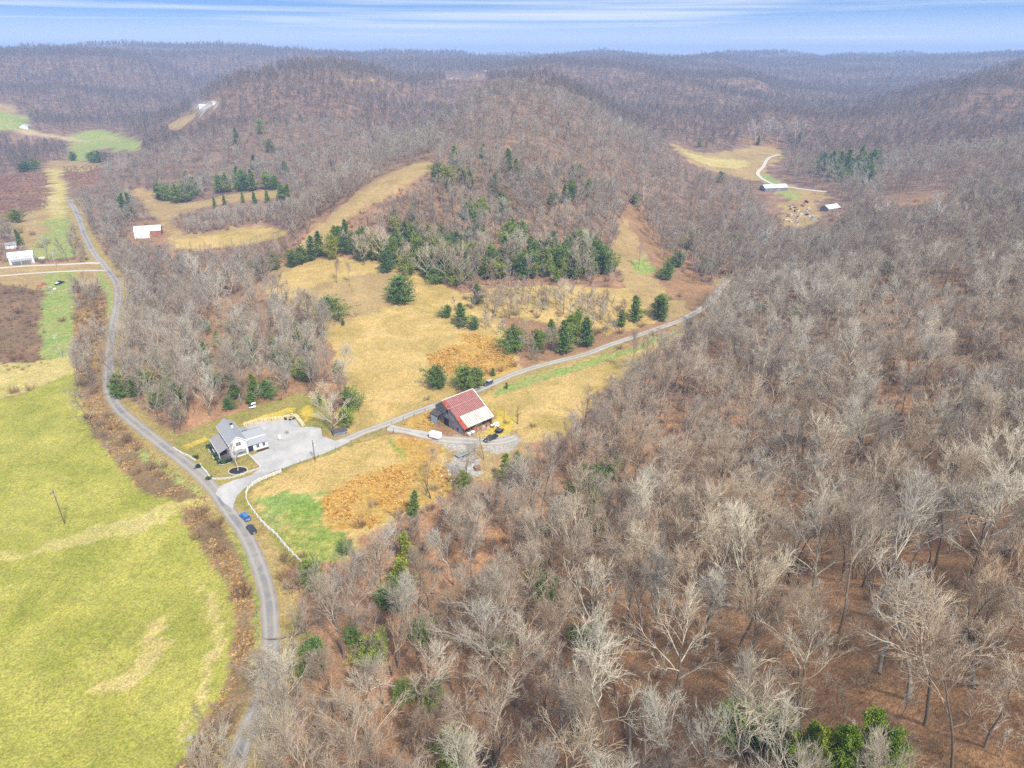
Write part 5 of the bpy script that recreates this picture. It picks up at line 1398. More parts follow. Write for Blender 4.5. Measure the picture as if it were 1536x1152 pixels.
m = MB(); m.tube((-.8, 0, .75), (.8, 0, .75), .5, .5, 14); m.tube((-.8, 0, .75), (-1.05, 0, .75), .5, .28, 14); m.tube((.8, 0, .75), (1.05, 0, .75), .5, .28, 14); m.build('shell', m_wpaint, tk, smooth=False)
MB().tube((0, 0, 1.2), (0, 0, 1.42), .16, .16, 10).build('valve_dome', m_grey, tk)
for sx in (-.6, .6): MB().box(sx - .08, sx + .08, -.4, .4, 0, .36).build('foot', m_grey, tk)

# ---- vehicles: x forward
def wheels(par, xs, track, r, w_=.22):
    for x in xs:
        for s_ in (-1, 1):
            wh = MB().tube((x, s_ * track - w_ / 2, r), (x, s_ * track + w_ / 2, r), r, r, 16).build('wheel', m_rubber, par)
            MB().tube((x, s_ * (track + w_ * .5) - .005, r), (x, s_ * (track + w_ * .5) + .02, r), r * .6, r * .55, 12).build('rim', m_grey, wh)
def car_paint(name, c):
    t = NT(name); t.rough(.28); t.b.inputs['Coat Weight'].default_value = .6; t.b.inputs['Coat Roughness'].default_value = .08
    f = t.noise(2.0, 3, .6, t.obj()); t.col(t.ramp(f, [(.3, tuple(x * .88 for x in c) + (1,)), (.7, tuple(min(1, x * 1.08) for x in c) + (1,))])); return t.m
def loft(sections):
    """sections: (x, half width, z low, z high, tumble) -> MB; a closed hull with rounded shoulders"""
    m = MB(); rings = []
    for x, hw, z0, z1, tb in sections:
        rings.append([(x, -hw * .92, z0), (x, -hw, z0 + .15), (x, -hw, z0 + (z1 - z0) * .6), (x, -hw * tb, z1), (x, 0, z1 + .03), (x, hw * tb, z1), (x, hw, z0 + (z1 - z0) * .6), (x, hw, z0 + .15), (x, hw * .92, z0)])
    n = 9; p = [q for r in rings for q in r]
    f = [tuple(range(n)), tuple(range(len(p) - n, len(p)))[::-1]]
    for i in range(len(rings) - 1):
        for k in range(n): f.append((i * n + k, (i + 1) * n + k, (i + 1) * n + (k + 1) % n, i * n + (k + 1) % n))
    return m.poly(p, f)
def car(loc, rz, label, paint, kind='hatch', L=4.3, group=None, roofmat=None):
    t_ = thing('parked_car', label, 'car', loc, rz, group); h = L / 2
    suv = kind == 'suv'; zb = .95 if suv else .86; zr = 1.72 if suv else 1.45
    body = loft([(-h, .70, .35, zb - .12, .86), (-h + .12, .82, .25, zb, .9), (-h * .5, .90, .22, zb + .03, .94), (.3, .90, .22, zb + .02, .94), (h * .55, .88, .22, zb - .04, .9), (h - .18, .80, .25, zb - .16, .86), (h, .66, .35, zb - .3, .84)]).build('body', paint, t_, smooth=True)
    r0, r1 = (-h + .30, h * .42) if suv else (-h + .75, h * .45)
    zg = zb - .02
    def ring(x0, x1, hw, z): return [(x0, -hw, z), (x1, -hw, z), (x1, hw, z), (x0, hw, z)]
    lo_, hi_ = ring(-h + .12 if suv else -h + .3, r1, .84, zg), ring(r0, r1 - .75, .64, zr - .06)
    MB().poly(lo_ + hi_, [(3, 2, 1, 0), (4, 5, 6, 7), (0, 1, 5, 4), (1, 2, 6, 5), (2, 3, 7, 6), (3, 0, 4, 7)]).build('window', m_glass, t_)
    lo_, hi_ = ring(r0 - .04, r1 - .70, .67, zr - .08), ring(r0 + .08, r1 - .85, .58, zr)
    MB().poly(lo_ + hi_, [(3, 2, 1, 0), (4, 5, 6, 7), (0, 1, 5, 4), (1, 2, 6, 5), (2, 3, 7, 6), (3, 0, 4, 7)]).build('roof', roofmat or paint, t_)
    m = MB()
    for s_ in (-1, 1):
        for x in (r0 + .55, r0 + 1.35): m.poly([(x - .05, s_ * .855, zg), (x + .05, s_ * .855, zg), (x + .03, s_ * .655, zr - .07), (x - .05, s_ * .655, zr - .07)], [(0, 1, 2, 3)])
    m.build('pillar', paint, t_)
    wheels(t_, (-h * .62, h * .62), .80, .33)
    for s_ in (-1, 1):
        MB().box(h - .16, h - .03, s_ * .52 - .16, s_ * .52 + .16, zb - .36, zb - .22).build('headlight', m_trim, t_); MB().box(-h - .01, -h + .1, s_ * .56 - .12, s_ * .56 + .12, zb - .3, zb - .1).build('taillight', m_red, t_)
        MB().box(r1 - .35, r1 - .2, s_ * .90 - .08, s_ * .90 + .1, zb, zb + .13).build('wing_mirror', paint, t_)
    MB().box(-h - .015, -h + .02, -.26, .26, .45, .58).build('number_plate', m_trim, t_)
    return t_
p_blue = car_paint('blue_car_paint', (.03, .16, .42)); p_dark = car_paint('dark_car_paint', (.022, .024, .035)); p_slate = car_paint('slate_car_paint', (.05, .06, .075)); p_silver = car_paint('silver_paint', (.42, .43, .45))
def road_dir(line, p):
    i = int(np.argmin(np.hypot(line[:, 0] - p.x, line[:, 1] - p.y))); d = line[min(i + 2, len(line) - 1)] - line[max(i - 2, 0)]
    return math.atan2(d[1], d[0])
for (px, py), lb, pt, kd in [((368.0, 777), 'bright blue hatchback parked on the verge by the road', p_blue, 'hatch'), ((377.5, 796), 'dark purple-black station wagon parked behind the blue car', p_dark, 'suv')]:
    g = G(px, py); car((g.x, g.y, g.z + .02), road_dir(road_line, g) + .10, lb, pt, kd, 4.5)
g = G(732, 577); car((g.x, g.y, g.z + .05), road_dir(lane_line, g) + PI, 'dark car with pale roof parked on the lane behind the barn', p_slate, 'suv', 4.6, None, p_silver)
def pickup(loc, rz, label, paint, bedmat, cover=True):
    t_ = thing('pickup_truck', label, 'truck', loc, rz)
    loft([(-2.75, .88, .45, 1.05, .95), (-.4, .92, .4, 1.08, .95), (1.2, .92, .4, 1.08, .94), (2.4, .88, .4, 1.0, .9), (2.75, .78, .5, .85, .9)]).build('body', paint, t_, smooth=False)
    lo_ = [(-.55, -.86, 1.07), (1.35, -.86, 1.07), (1.35, .86, 1.07), (-.55, .86, 1.07)]; hi_ = [(-.4, -.68, 1.74), (.65, -.68, 1.74), (.65, .68, 1.74), (-.4, .68, 1.74)]
    MB().poly(lo_ + hi_, [(3, 2, 1, 0), (4, 5, 6, 7), (0, 1, 5, 4), (1, 2, 6, 5), (2, 3, 7, 6), (3, 0, 4, 7)]).build('window', m_glass, t_)
    MB().box(-.44, .70, -.7, .7, 1.742, 1.80).build('roof', paint, t_)
    MB().box(-2.7, -.62, -.80, .80, 1.10, 1.17 if cover else 1.13).build('bed_cover' if cover else 'truck_bed', bedmat, t_)
    wheels(t_, (-1.7, 1.75), .82, .40, .26)
    for s_ in (-1, 1):
        MB().box(2.55, 2.74, s_ * .6 - .16, s_ * .6 + .16, .78, .93).build('headlight', m_trim, t_); MB().box(-2.79, -2.7, s_ * .76 - .1, s_ * .76 + .1, .7, 1.0).build('taillight', m_red, t_)
        MB().box(1.0, 1.15, s_ * .98 - .1, s_ * .98 + .1, 1.12, 1.3).build('wing_mirror', m_black, t_)
    return t_
g = G(736, 660); pickup((g.x, g.y, g.z + .05), math.radians(222), 'black pickup truck parked on gravel below the red barn', p_dark, m_black)
def flat_trailer(loc, rz, label, mat, deck, L=5.0, sides=.0, group=None):
    t_ = thing('flatbed_trailer', label, 'trailer', loc, rz)
    MB().box(-L / 2, L / 2, -1.0, 1.0, .62, .74).build('deck', deck, t_)
    m = MB(); m.box(-L / 2, L / 2, -1.03, -1.002, .55, .80 + sides); m.box(-L / 2, L / 2, 1.002, 1.03, .55, .80 + sides)
    if sides: m.box(L / 2, L / 2 + .03, -1.0, 1.0, .55, .8 + sides)
    m.build('side_rail', mat, t_)
    MB().slab((L / 2 + .04, -.35, .66), (L / 2 + .04, .35, .66), (L / 2 + 1.4, .05, .6), (L / 2 + 1.4, -.05, .6), .1).build('hitch', mat, t_)
    wheels(t_, (-.5, .4), 1.17, .34)
    return t_
g = G(749, 648); flat_trailer((g.x, g.y, g.z + .05), math.radians(240), 'small dark utility trailer standing behind the black pickup', m_black, m_darkwood, 2.6, .35)
g = G(695, 683); flat_trailer((g.x, g.y, g.z + .05), math.radians(38), 'grey flatbed trailer parked under bare trees below the barn yard', m_grey, plain('worn_deck', (.22, .24, .22, 1), .9, .3), 5.2)
# white box trailer
a, b = G(643.9, 657.3), G(658.4, 661.3); aw = math.atan2(b.y - a.y, b.x - a.x); c = (a + b) / 2
bt = thing('box_trailer', 'white enclosed cargo trailer on the gravel spur left of the barn', 'trailer', (c.x - 1.0 * math.sin(aw), c.y + 1.0 * math.cos(aw), c.z + .04), aw)
MB().box(-2.0, 2.0, -1.0, 1.0, .5, 2.3, .07).build('body', m_wpaint, bt)
m = MB(); m.box(-2.02, 2.02, -1.02, -.998, .46, .58); m.box(-2.02, 2.02, .998, 1.02, .46, .58); m.box(-2.03, -1.99, -1.02, -.97, .5, 2.28); m.box(1.99, 2.03, -1.02, -.97, .5, 2.28); m.build('trim', m_grey, bt)
MB().box(2.005, 2.03, -.85, .85, .65, 2.15).build('door', m_trim, bt); wheels(bt, (-.35, .4), 1.0, .32)
MB().slab((-2.0, -.4, .5), (-2.0, .4, .5), (-3.2, .05, .5), (-3.2, -.05, .5), .1).build('hitch', m_black, bt); MB().box(-3.05, -2.95, -.04, .04, .0, .5).build('jack', m_grey, bt)
# white utility cart by the wood edge
g = G(379, 612); ct = thing('utility_cart', 'small white utility cart on the grass above the farmhouse', 'cart', (g.x, g.y, g.z), .35)
MB().box(-1.3, 1.2, -.65, .65, .35, .85, .08).build('body', m_wpaint, ct); MB().slab((-.3, -.7, 1.75), (-.3, .7, 1.75), (1.3, .7, 2.05), (1.3, -.7, 2.05), .07).build('roof', m_wpaint, ct)
MB().box(-.35, .25, -.55, .55, .86, 1.15).build('seat', m_black, ct); MB().box(-1.25, -.45, -.6, .6, .86, 1.05).build('cargo_box', m_black, ct)
for x in (-.25, 1.05):
    for s_ in (-.6, .6): MB().box(x - .03, x + .03, s_ - .03, s_ + .03, .85, 1.72).build('roof_post', m_grey, ct)
wheels(ct, (-.85, .8), .6, .28, .2)

# ---- the red-roofed barn: x along the eave, y to the back
P1, P2 = G(696.25, 654.2), G(737.7, 636.25); ab = math.atan2(P2.y - P1.y, P2.x - P1.x)
ZB = P1.z - .1
barn = thing('barn', 'old grey timber barn with red and white sheet metal roof', 'barn', (P1.x, P1.y, ZB), ab)
BL, RY, RZ, EZ, BY, BZ_ = 13.2, 10.9, 9.8, 2.9, 16.4, 6.1
t = NT('barn_boards'); t.rough(.92); o = t.obj(); wv = t.n('ShaderNodeTexNoise'); wv.inputs['Scale'].default_value = 1.0; wv.inputs['Detail'].default_value = 5
mp_ = t.n('ShaderNodeMapping'); mp_.inputs['Scale'].default_value = (5, 5, .35); t.l(o, mp_.inputs[0]); t.l(mp_.outputs[0], wv.inputs['Vector'])
t.col(t.ramp(wv.outputs['Fac'], [(.3, (.10, .098, .105, 1)), (.5, (.21, .205, .215, 1)), (.7, (.36, .355, .365, 1))])); m_barnwall = t.m
m = MB()
m.prism_x([(.4, -.6), (.4, 3.0), (RY, RZ - .15), (BY - .4, BZ_), (BY - .4, -.6)], 0, .12)
m.prism_x([(.4, -.6), (.4, 3.0), (RY, RZ - .15), (BY - .4, BZ_), (BY - .4, -.6)], BL - .4, BL - .28)
m.box(.121, BL - .401, BY - .5, BY - .4, -.6, BZ_); m.build('wall', m_barnwall, barn)
MB().box(.122, BL - .402, 4.6, 4.7, -.6, 5.4).build('inner_wall', m_darkwood, barn)
t = NT('red_roof_sheet'); t.rough(.55); o = t.obj(); f1 = t.noise(.7, 5, .7, o); mp_ = t.n('ShaderNodeMapping'); mp_.inputs['Scale'].default_value = (2.2, .12, .12); t.l(o, mp_.inputs[0]); f2 = t.noise(2.0, 4, .7, mp_.outputs[0])
c = t.ramp(t.math('ADD', t.math('MULTIPLY', f1, .5), t.math('MULTIPLY', f2, .5)), [(.34, (.11, .03, .026, 1)), (.5, (.20, .058, .052, 1)), (.6, (.26, .10, .085, 1)), (.74, (.42, .29, .25, 1))]); t.col(c); m_redroof = t.m
m_redbright = plain('bright_red_sheet', (.33, .065, .035, 1), .6, .35, 1.0)
t = NT('white_roof_sheet'); t.rough(.5); o = t.obj(); mp_ = t.n('ShaderNodeMapping'); mp_.inputs['Scale'].default_value = (1.6, .15, .15); t.l(o, mp_.inputs[0]); f2 = t.noise(2.4, 5, .75, mp_.outputs[0])
t.col(t.ramp(f2, [(.32, (.12, .085, .055, 1)), (.48, (.36, .32, .26, 1)), (.66, (.60, .58, .54, 1))])); m_whiteroof = t.m
rs = (RZ - EZ) / (RY + .5)
def rz_at(y): return EZ + rs * (y + .5)
def rpanel(name, x0, x1, y0, y1, mat, lift, ribs=.62, par=None, ribmat=None):
    m = MB(); m.slab((x0, y0, rz_at(y0) + lift), (x1, y0, rz_at(y0) + lift), (x1, y1, rz_at(y1) + lift), (x0, y1, rz_at(y1) + lift), .06)
    o = m.build(name, mat, par or barn)
    if ribs:
        m = MB(); n_ = int((x1 - x0) / ribs)
        for k in range(1, n_):
            x = x0 + (x1 - x0) * k / n_
            m.slab((x - .11, y0 + .02, rz_at(y0 + .02) + lift + .07), (x + .11, y0 + .02, rz_at(y0 + .02) + lift + .07), (x + .11, y1 - .02, rz_at(y1 - .02) + lift + .07), (x - .11, y1 - .02, rz_at(y1 - .02) + lift + .07), .066)
        m.build('rib', ribmat or mat, o)
    return o
m_ribred = plain('faded_red_rib', (.38, .20, .175, 1), .6, .2)
rpanel('roof', -.2, BL, 3.9, 7.7, m_redroof, .0, .62, None, m_ribred); rpanel('roof', -1.0, BL - .1, 7.55, RY, m_redroof, .14, .62, None, m_ribred)
rpanel('roof_patch', 1.35, BL + .05, -.5, 3.95, m_whiteroof, .1, .75, None, plain('pale_rib', (.62, .60, .55, 1), .6, .2))
rpanel('roof_patch', -.25, 1.34, -.6, 3.88, m_redbright, .02, 0); rpanel('roof_patch', -1.02, .5, 7.54, RY, m_redbright, .21, 0)
m = MB(); m.slab((-1.0, 7.42, rz_at(7.42) + .24), (BL, 7.42, rz_at(7.42) + .24), (BL, 7.62, rz_at(7.62) + .24), (-1.0, 7.62, rz_at(7.62) + .24), .05); m.build('seam', m_ribred, barn)
MB().tube((-1.0, RY, RZ + .2), (BL - .1, RY, RZ + .2), .16, .16, 8).build('ridge_cap', plain('pale_ridge', (.62, .56, .50, 1), .6, .15), barn)
m = MB(); m.slab((-.6, RY, RZ + .12), (BL, RY, RZ + .12), (BL, BY, BZ_ + .1), (-.6, BY, BZ_ + .1), .08); m.build('back_roof', m_redroof, barn)
m = MB(); m.slab((BL - .12, -.5, rz_at(-.5) + .2), (BL + .1, -.5, rz_at(-.5) + .2), (BL + .1, RY, RZ + .2), (BL - .12, RY, RZ + .2), .12); m.build('roof_trim', m_trim, barn)
m = MB(); m.slab((-2.6, 11.6, 4.0), (-.02, 11.6, 4.9), (-.02, 16.3, 4.6), (-2.6, 16.3, 3.8), .08); m.build('lean_to_roof', m_darkwood, barn)
for yy in (11.7, 16.1): MB().box(-2.5, -2.36, yy - .07, yy + .07, -.5, 4.2).build('post', m_post, barn)
MB().box(-2.35, -.03, 15.9, 16.02, -.5, 3.7).build('lean_to_wall', m_barnwall, barn)
MB().box(-2.5, -2.40, 11.9, 15.7, -.4, 3.5).build('wall_panel', plain('pale_blue_sheet', (.36, .44, .49, 1), .5, .2, 1.2), barn)
MB().box(-.10, -.004, 5.2, 7.6, .1, 3.0).build('barn_door', m_wood, barn)
MB().box(-.09, -.003, 8.4, 11.2, -.2, 3.2).build('doorway_shade', m_black, barn); MB().box(-.09, -.003, 8.6, 9.5, 5.4, 6.9).build('loft_shade', m_black, barn); MB().box(-.08, -.002, 3.0, 3.6, 1.0, 2.0).build('window', m_black, barn)  # black slabs on the solid wall stand for shade inside the openings
MB().box(-.16, -.10, 5.0, 11.4, 3.4, 3.55).build('door_rail', m_post, barn)
for k in range(6): x = .3 + k * (BL - .9) / 5; MB().box(x - .09, x + .09, -.05, .13, -.6, 3.0).build('post', m_post, barn)
MB().box(.2, BL - .3, -.02, .12, 2.78, 2.98).build('beam', m_post, barn)
bmx = Matrix.Translation(barn.location) @ Matrix.Rotation(ab, 4, 'Z')
def bpt(x, y): p = bmx @ Vector((x, y, 0)); p.z = H(p.x, p.y); return p
# things kept along the open front of the barn
def at_barn(x, y, name, label, cat, rz=0): p = bpt(x, y); return thing(name, label, cat, tuple(p), ab + rz)
tb = at_barn(1.3, -1.2, 'water_tank', 'caged tan plastic tank at the barn front corner', 'tank'); MB().box(-.55, .55, -.55, .55, .15, 1.15, .06).build('body', plain('tan_plastic', (.48, .34, .26, 1), .5, .1), tb); MB().box(-.6, .6, -.6, .6, 1.16, 1.24).build('lid', m_trim, tb); MB().box(-.6, .6, -.6, .6, 0, .14).build('pallet', m_post, tb)
tb = at_barn(3.0, -1.1, 'water_tank', 'grey plastic tank with white lid under the barn eave', 'tank'); MB().box(-.6, .6, -.55, .55, .15, 1.1, .06).build('body', m_grey, tb); MB().box(-.65, .65, -.6, .6, 1.11, 1.22).build('lid', m_trim, tb)
tb = at_barn(4.7, -.2, 'feed_bin', 'rusty red feed bin under the barn eave', 'bin'); MB().box(-.7, .7, -.5, .5, .05, 1.3, .05).build('body', plain('rust', (.20, .07, .05, 1), .8, .3), tb); MB().slab((-.75, -.55, 1.34), (.75, -.55, 1.34), (.75, .55, 1.5), (-.75, .55, 1.5), .08).build('lid', m_red, tb)
tb = at_barn(8.2, -.6, 'hay_bale', 'pale round bale in front of the barn posts', 'bale', .6); MB().tube((-.6, 0, .62), (.6, 0, .62), .62, .62, 14).build('bale', plain('pale_hay', (.46, .38, .28, 1), .95, .25, 5, 0, .6), tb)
tb = at_barn(9.6, -1.2, 'wood_pile', 'heap of pale sawn boards in front of the barn', 'boards', .4)
for k in range(6): MB().box(-1.1 + .1 * k, 1.0 - .05 * k, -.35 + .12 * (k % 3), -.22 + .12 * (k % 3), .08 * k, .07 + .08 * k).build('board', m_stone if k % 2 else m_gold, tb)
tb = at_barn(11.6, -1.6, 'farm_cart', 'small red and white cart beside the barn front', 'cart', .5); MB().box(-.9, .6, -.5, .5, .4, .75, .05).build('body', m_red, tb); MB().box(-.85, .2, -.45, .45, .76, .9).build('load', m_trim, tb); wheels(tb, (-.5, .3), .5, .25, .15); MB().slab((.6, -.06, .5), (.6, .06, .5), (1.5, .06, .3), (1.5, -.06, .3), .06).build('hitch', m_black, tb)
tb = at_barn(13.4, -1.3, 'camper_shell', 'white truck bed cap lying on the ground by the barn corner', 'cap', .3); MB().poly([(-1.1, -.8, 0), (1.1, -.8, 0), (1.1, .8, 0), (-1.1, .8, 0), (-1.0, -.65, .65), (1.0, -.65, .65), (1.0, .65, .65), (-1.0, .65, .65)], [(3, 2, 1, 0), (4, 5, 6, 7), (0, 1, 5, 4), (1, 2, 6, 5), (2, 3, 7, 6), (3, 0, 4, 7)]).build('shell', m_wpaint, tb); MB().box(-.7, .7, -.84, -.80, .25, .5).build('window', m_glass, tb)
tb = at_barn(12.9, -3.0, 'tool_chest', 'orange-red box on the straw beside the white cap', 'box', .1); MB().box(-.5, .5, -.35, .35, 0, .5, .04).build('body', plain('orange_paint', (.55, .13, .05, 1), .5, .1), tb); MB().box(-.5, .5, -.35, .35, .502, .58).build('lid', m_trim, tb)
g = G(716, 704); tb = thing('log_pile', 'pile of split logs at the edge of the gravel patch', 'logs', tuple(g), .4)
R_ = random.Random(2)
for k in range(14): y = -.9 + (k % 5) * .42 + .2 * (k // 5); z = .2 + .36 * (k // 5); MB().tube((-.9 + R_.uniform(-.15, .15), y, z), (.9 + R_.uniform(-.15, .15), y, z), .2, .19, 9).build('log', plain('log_bark', (.22, .14, .09, 1), .9, .3) if k == 0 else bpy.data.materials['log_bark'], tb)
# low pallet shed right of the lot
g = G(511, 653); sd2 = thing('shed', 'low grey slatted shed under the big tree right of the lot', 'shed', tuple(g), .45)
m = MB()
for k in range(12): m.box(-2.3 + k * .4, -2.02 + k * .4, -.06, 0, -.2, 1.5)
m.build('wall', plain('blue_grey_boards', (.26, .29, .33, 1), .9, .3), sd2); MB().slab((-2.5, -.3, 1.55), (2.5, -.3, 1.55), (2.5, 2.0, 2.0), (-2.5, 2.0, 2.0), .08).build('roof', m_darkwood, sd2)
for x in (-2.2, 2.2): MB().box(x - .06, x + .06, 1.8, 1.92, -.3, 1.88).build('post', m_post, sd2)

# ---- fences and poles
def fence(name, line, step, h, label, mat, rails, rail_mat, rr=.05, post=.07, cat='fence', square=True, wire=False):
    ln_ = resample(line, step); c = ln_.mean(0); zc_ = H(*c); t_ = thing(name, label, cat, (c[0], c[1], zc_))
    pts = [(x - c[0], y - c[1], H(x, y) - zc_) for x, y in ln_]
    for x, y, z in pts:
        m = MB()
        if square: m.box(x - post, x + post, y - post, y + post, z - .3, z + h)
        else: m.tube((x, y, z - .3), (x, y, z + h), post, post * .9, 7)
        m.build('post', mat, t_)
    for r_ in rails:
        m = MB()
        for (x0, y0, z0), (x1, y1, z1) in zip(pts[:-1], pts[1:]):
            if wire: m.tube((x0, y0, z0 + r_), (x1, y1, z1 + r_), .012, .012, 3)
            else:
                d = Vector((x1 - x0, y1 - y0, z1 - z0)); n_ = Vector((-d.y, d.x, 0)).normalized() * .03
                a, b = Vector((x0, y0, z0 + r_)), Vector((x1, y1, z1 + r_)); up_ = Vector((0, 0, rr * 2))
                p = [a - n_, b - n_, b + n_, a + n_]; m.poly(p + [q + up_ for q in p], [(3, 2, 1, 0), (4, 5, 6, 7), (0, 1, 5, 4), (1, 2, 6, 5), (2, 3, 7, 6), (3, 0, 4, 7)])
        m.build('wire' if wire else 'rail', rail_mat, t_)
    return t_
wl_ = world_line([(422,709),(415,712),(405,716),(392,721),(382,727),(374,733),(370,741),(371,754),(379,766),(391,782),(404,795),(415,804),(426,818),(438,831),(447,840),(460,853)], .5)
fence('board_fence', wl_, 2.4, 1.35, 'white three-rail board fence curving round the paddock corner', m_wpaint, (.25, .65, 1.05), m_wpaint, .085, .075)
wf = world_line([(424,706),(437,701),(450,695),(470,688),(489,681),(497,678),(520,668),(545,656),(572,646)], .5)
fence('wire_fence', wf, 5.5, 1.25, 'dark-posted wire fence along the lower edge of the lot and lane', m_post, (.4, .75, 1.1), m_grey, .05, .07, 'fence', False, True)
wf = world_line([(588,636),(605,630),(622,623),(640,616),(654,611)], .5)
fence('wire_fence', wf, 4.5, 1.25, 'short wire fence between the lane and the barn yard', m_post, (.4, .75, 1.1), m_grey, .05, .07, 'fence', False, True)
wf = world_line([(654,735),(640,741)][::-1] + [(668,722),(680,706),(690,694),(700,686),(712,676)], .5)
fence('wire_fence', wf, 3.5, 1.2, 'leaning wire fence between the paddock and the gravel patch', m_post, (.4, .8), m_grey, .05, .06, 'fence', False, True)
wf = world_line([(383,905),(389,950),(385,1000),(380,1020)], .5)
fence('wire_fence', wf, 3.5, 1.1, 'thin wire fence on the bank beside the lower road', m_post, (.4, .8), m_grey, .05, .06, 'fence', False, True)
wf = world_line([(115,562),(85,572),(60,580),(30,590),(0,600),(-40,612)], .5)
fence('wire_fence', wf, 5.0, 1.2, 'wire fence across the top of the big green field', m_post, (.4, .8), m_grey, .05, .06, 'fence', False, True)
# gate posts on the spur
def pole(px, py, h, label, mat, arm=True, lamp=True):
    g = G(px, py); t_ = thing('utility_pole', label, 'pole', tuple(g), rnd.random())
    MB().tube((0, 0, -.5), (0, 0, h), .17, .11, 9).build('shaft', mat, t_)
    if arm: MB().box(-1.0, 1.0, -.22, -.12, h - .75, h - .6).build('crossarm', mat, t_)
    if arm:
        for x in (-.85, 0.3, .85): MB().tube((x, -.17, h - .6), (x, -.17, h - .4), .06, .05, 6).build('insulator', m_trim, t_)
    if lamp:
        MB().tube((0, -.1, h - 1.4), (0, -1.3, h - 1.1), .04, .04, 5).build('lamp_arm', m_grey, t_); MB().box(-.18, .18, -1.75, -1.2, h - 1.2, h - 1.0, .04).build('lamp', m_trim, t_)
    MB().tube((.22, -.16, h - 1.9), (.22, -.16, h - 1.1), .2, .2, 8).build('transformer', m_grey, t_)
pole(472.8, 691, 7.8, 'dark utility pole with a lamp at the lower edge of the gravel lot', m_pole, False)
pole(97, 786, 11.5, 'dark utility pole standing alone in the big green field', m_pole, True, False)
pole(93, 537, 11, 'pale utility pole at the end of the green strip', m_palepole)
pole(84, 401, 9.5, 'pale utility pole by the dirt track near the far white house', m_palepole)
pole(86, 322, 11, 'pale utility pole on the mown strip past the far white house', m_palepole)
pole(80, 247, 11, 'most distant pale utility pole at the top of the mown strip', m_palepole)
for px, lb in ((580, 'dark gate post where the spur leaves the lane'), (590.5, 'dark gate post on the spur nearer the paddock')):
    g = G(px, 649 if px > 585 else 646); o = MB().tube((0, 0, -.3), (0, 0, 1.7), .11, .1, 8).build('gate_post', m_post, None, tuple(g)); tag(o, lb, 'post')

# ---- far buildings
def simple_house(name, px, rz, w_, l_, eave, ridge, label, cat, wall, roof, wins=True, extra=None, chim=False, zoff=-.3):
    g = G(*px); t_ = thing(name, label, cat, (g.x, g.y, g.z + zoff), rz); hw = w_ / 2
    MB().prism_y([(-hw, -1.5), (hw, -1.5), (hw, eave), (0, ridge), (-hw, eave)], 0, l_).build('wall', wall, t_)
    r_ = gable_roof(-hw, hw, 0, l_, eave, ridge, .35, roof, t_)
    if chim: MB().box(-.3, .3, l_ * .5, l_ * .5 + .7, ridge - .5, ridge + .9).build('chimney', m_brick, r_)
    if wins:
        window(t_, 0, 0, eave * .45 + .6, .9, 1.1)
        for yy in (l_ * .25, l_ * .6): window(t_, hw, yy, eave * .35, .9, 1.2, '+x'); window(t_, -hw, yy, eave * .35, .9, 1.2, '-x')
        MB().box(-.5 - hw * .45, .4 - hw * .45, -.06, -.003, .3, 2.3).build('door', m_navy, t_)
    return t_
m_paleroof = shingle('pale_metal_roof', (.55, .57, .58, 1), .85); m_rustwall = plain('rust_red_wall', (.34, .13, .09, 1), .8, .25, 1.0)
fh = simple_house('farmhouse', (16, 395), math.radians(-62), 7.0, 12.5, 4.6, 6.8, 'white house with pale metal roof at the far left valley edge', 'house', m_siding, m_paleroof)
m = MB(); m.slab((3.55, 1.0, 3.3), (3.55, 11.5, 3.3), (6.2, 11.5, 2.5), (6.2, 1.0, 2.5), .1); m.build('porch_roof', m_shingle, fh)
for yy in (1.3, 6.2, 11.2): MB().box(6.0, 6.12, yy - .06, yy + .06, -.3, 2.5).build('porch_post', m_trim, fh)
MB().box(-3.6, -7.4, 2, 9, -1.2, 2.8).build('annex', m_siding, fh); m = MB(); m.slab((-7.6, 1.7, 2.7), (-3.52, 1.7, 3.9), (-3.52, 9.3, 3.9), (-7.6, 9.3, 2.7), .1); m.build('annex_roof', m_paleroof, fh)
simple_house('shed', (9, 372), math.radians(-62), 4.5, 6, 2.4, 3.6, 'small grey-roofed shed behind the far white house', 'shed', m_wpaint, m_shingle2, False)
lb_ = simple_house('barn', (204, 353), math.radians(-72), 9, 16, 3.6, 6.2, 'barn with a pale metal roof and rusty red wall in the left valley', 'barn', m_rustwall, m_paleroof, False)
m = MB(); m.slab((4.6, .3, 3.2), (4.6, 9.6, 3.2), (8.4, 9.6, 2.0), (8.4, .3, 2.0), .1); m.build('lean_to_roof', m_paleroof, lb_); MB().box(4.51, 8.2, .5, 9.4, -1.2, 2.0).build('lean_to_wall', m_wpaint, lb_); MB().box(-1.4, 1.4, -.06, -.003, .3, 3.2).build('door', m_darkwood, lb_)
rh = simple_house('farmhouse', (1143, 286), math.radians(-78), 9, 22, 3.2, 5.4, 'long low house with pale roof at the far right valley head', 'house', m_wood, m_paleroof, True, None, True)
simple_house('shed', (1236, 317), math.radians(-62), 8, 13, 2.8, 5.0, 'low grey-brown shed with pale roof beside the scrap yard', 'shed', m_wood, m_paleroof, False)
simple_house('shed', (36, 193), .4, 9, 13, 3.2, 5.6, 'tiny pale green-roofed shed in the far left field', 'shed', m_wpaint, plain('teal_roof', (.30, .45, .46, 1), .5, .1), False)
simple_house('farmhouse', (300, 162), math.radians(-80), 8, 16, 2.6, 4.6, 'distant pale building at the head of the left valley, nearer one', 'house', m_wpaint, m_paleroof, False)
simple_house('farmhouse', (318, 157), math.radians(-60), 9, 13, 2.6, 4.6, 'distant pale building at the head of the left valley, farther one', 'house', m_wpaint, m_whiteroof, False)
simple_house('farmhouse', (727, 109), math.radians(-80), 7, 14, 3, 5, 'tiny pinkish building among trees on the skyline plateau', 'house', m_rustwall, m_paleroof, False)
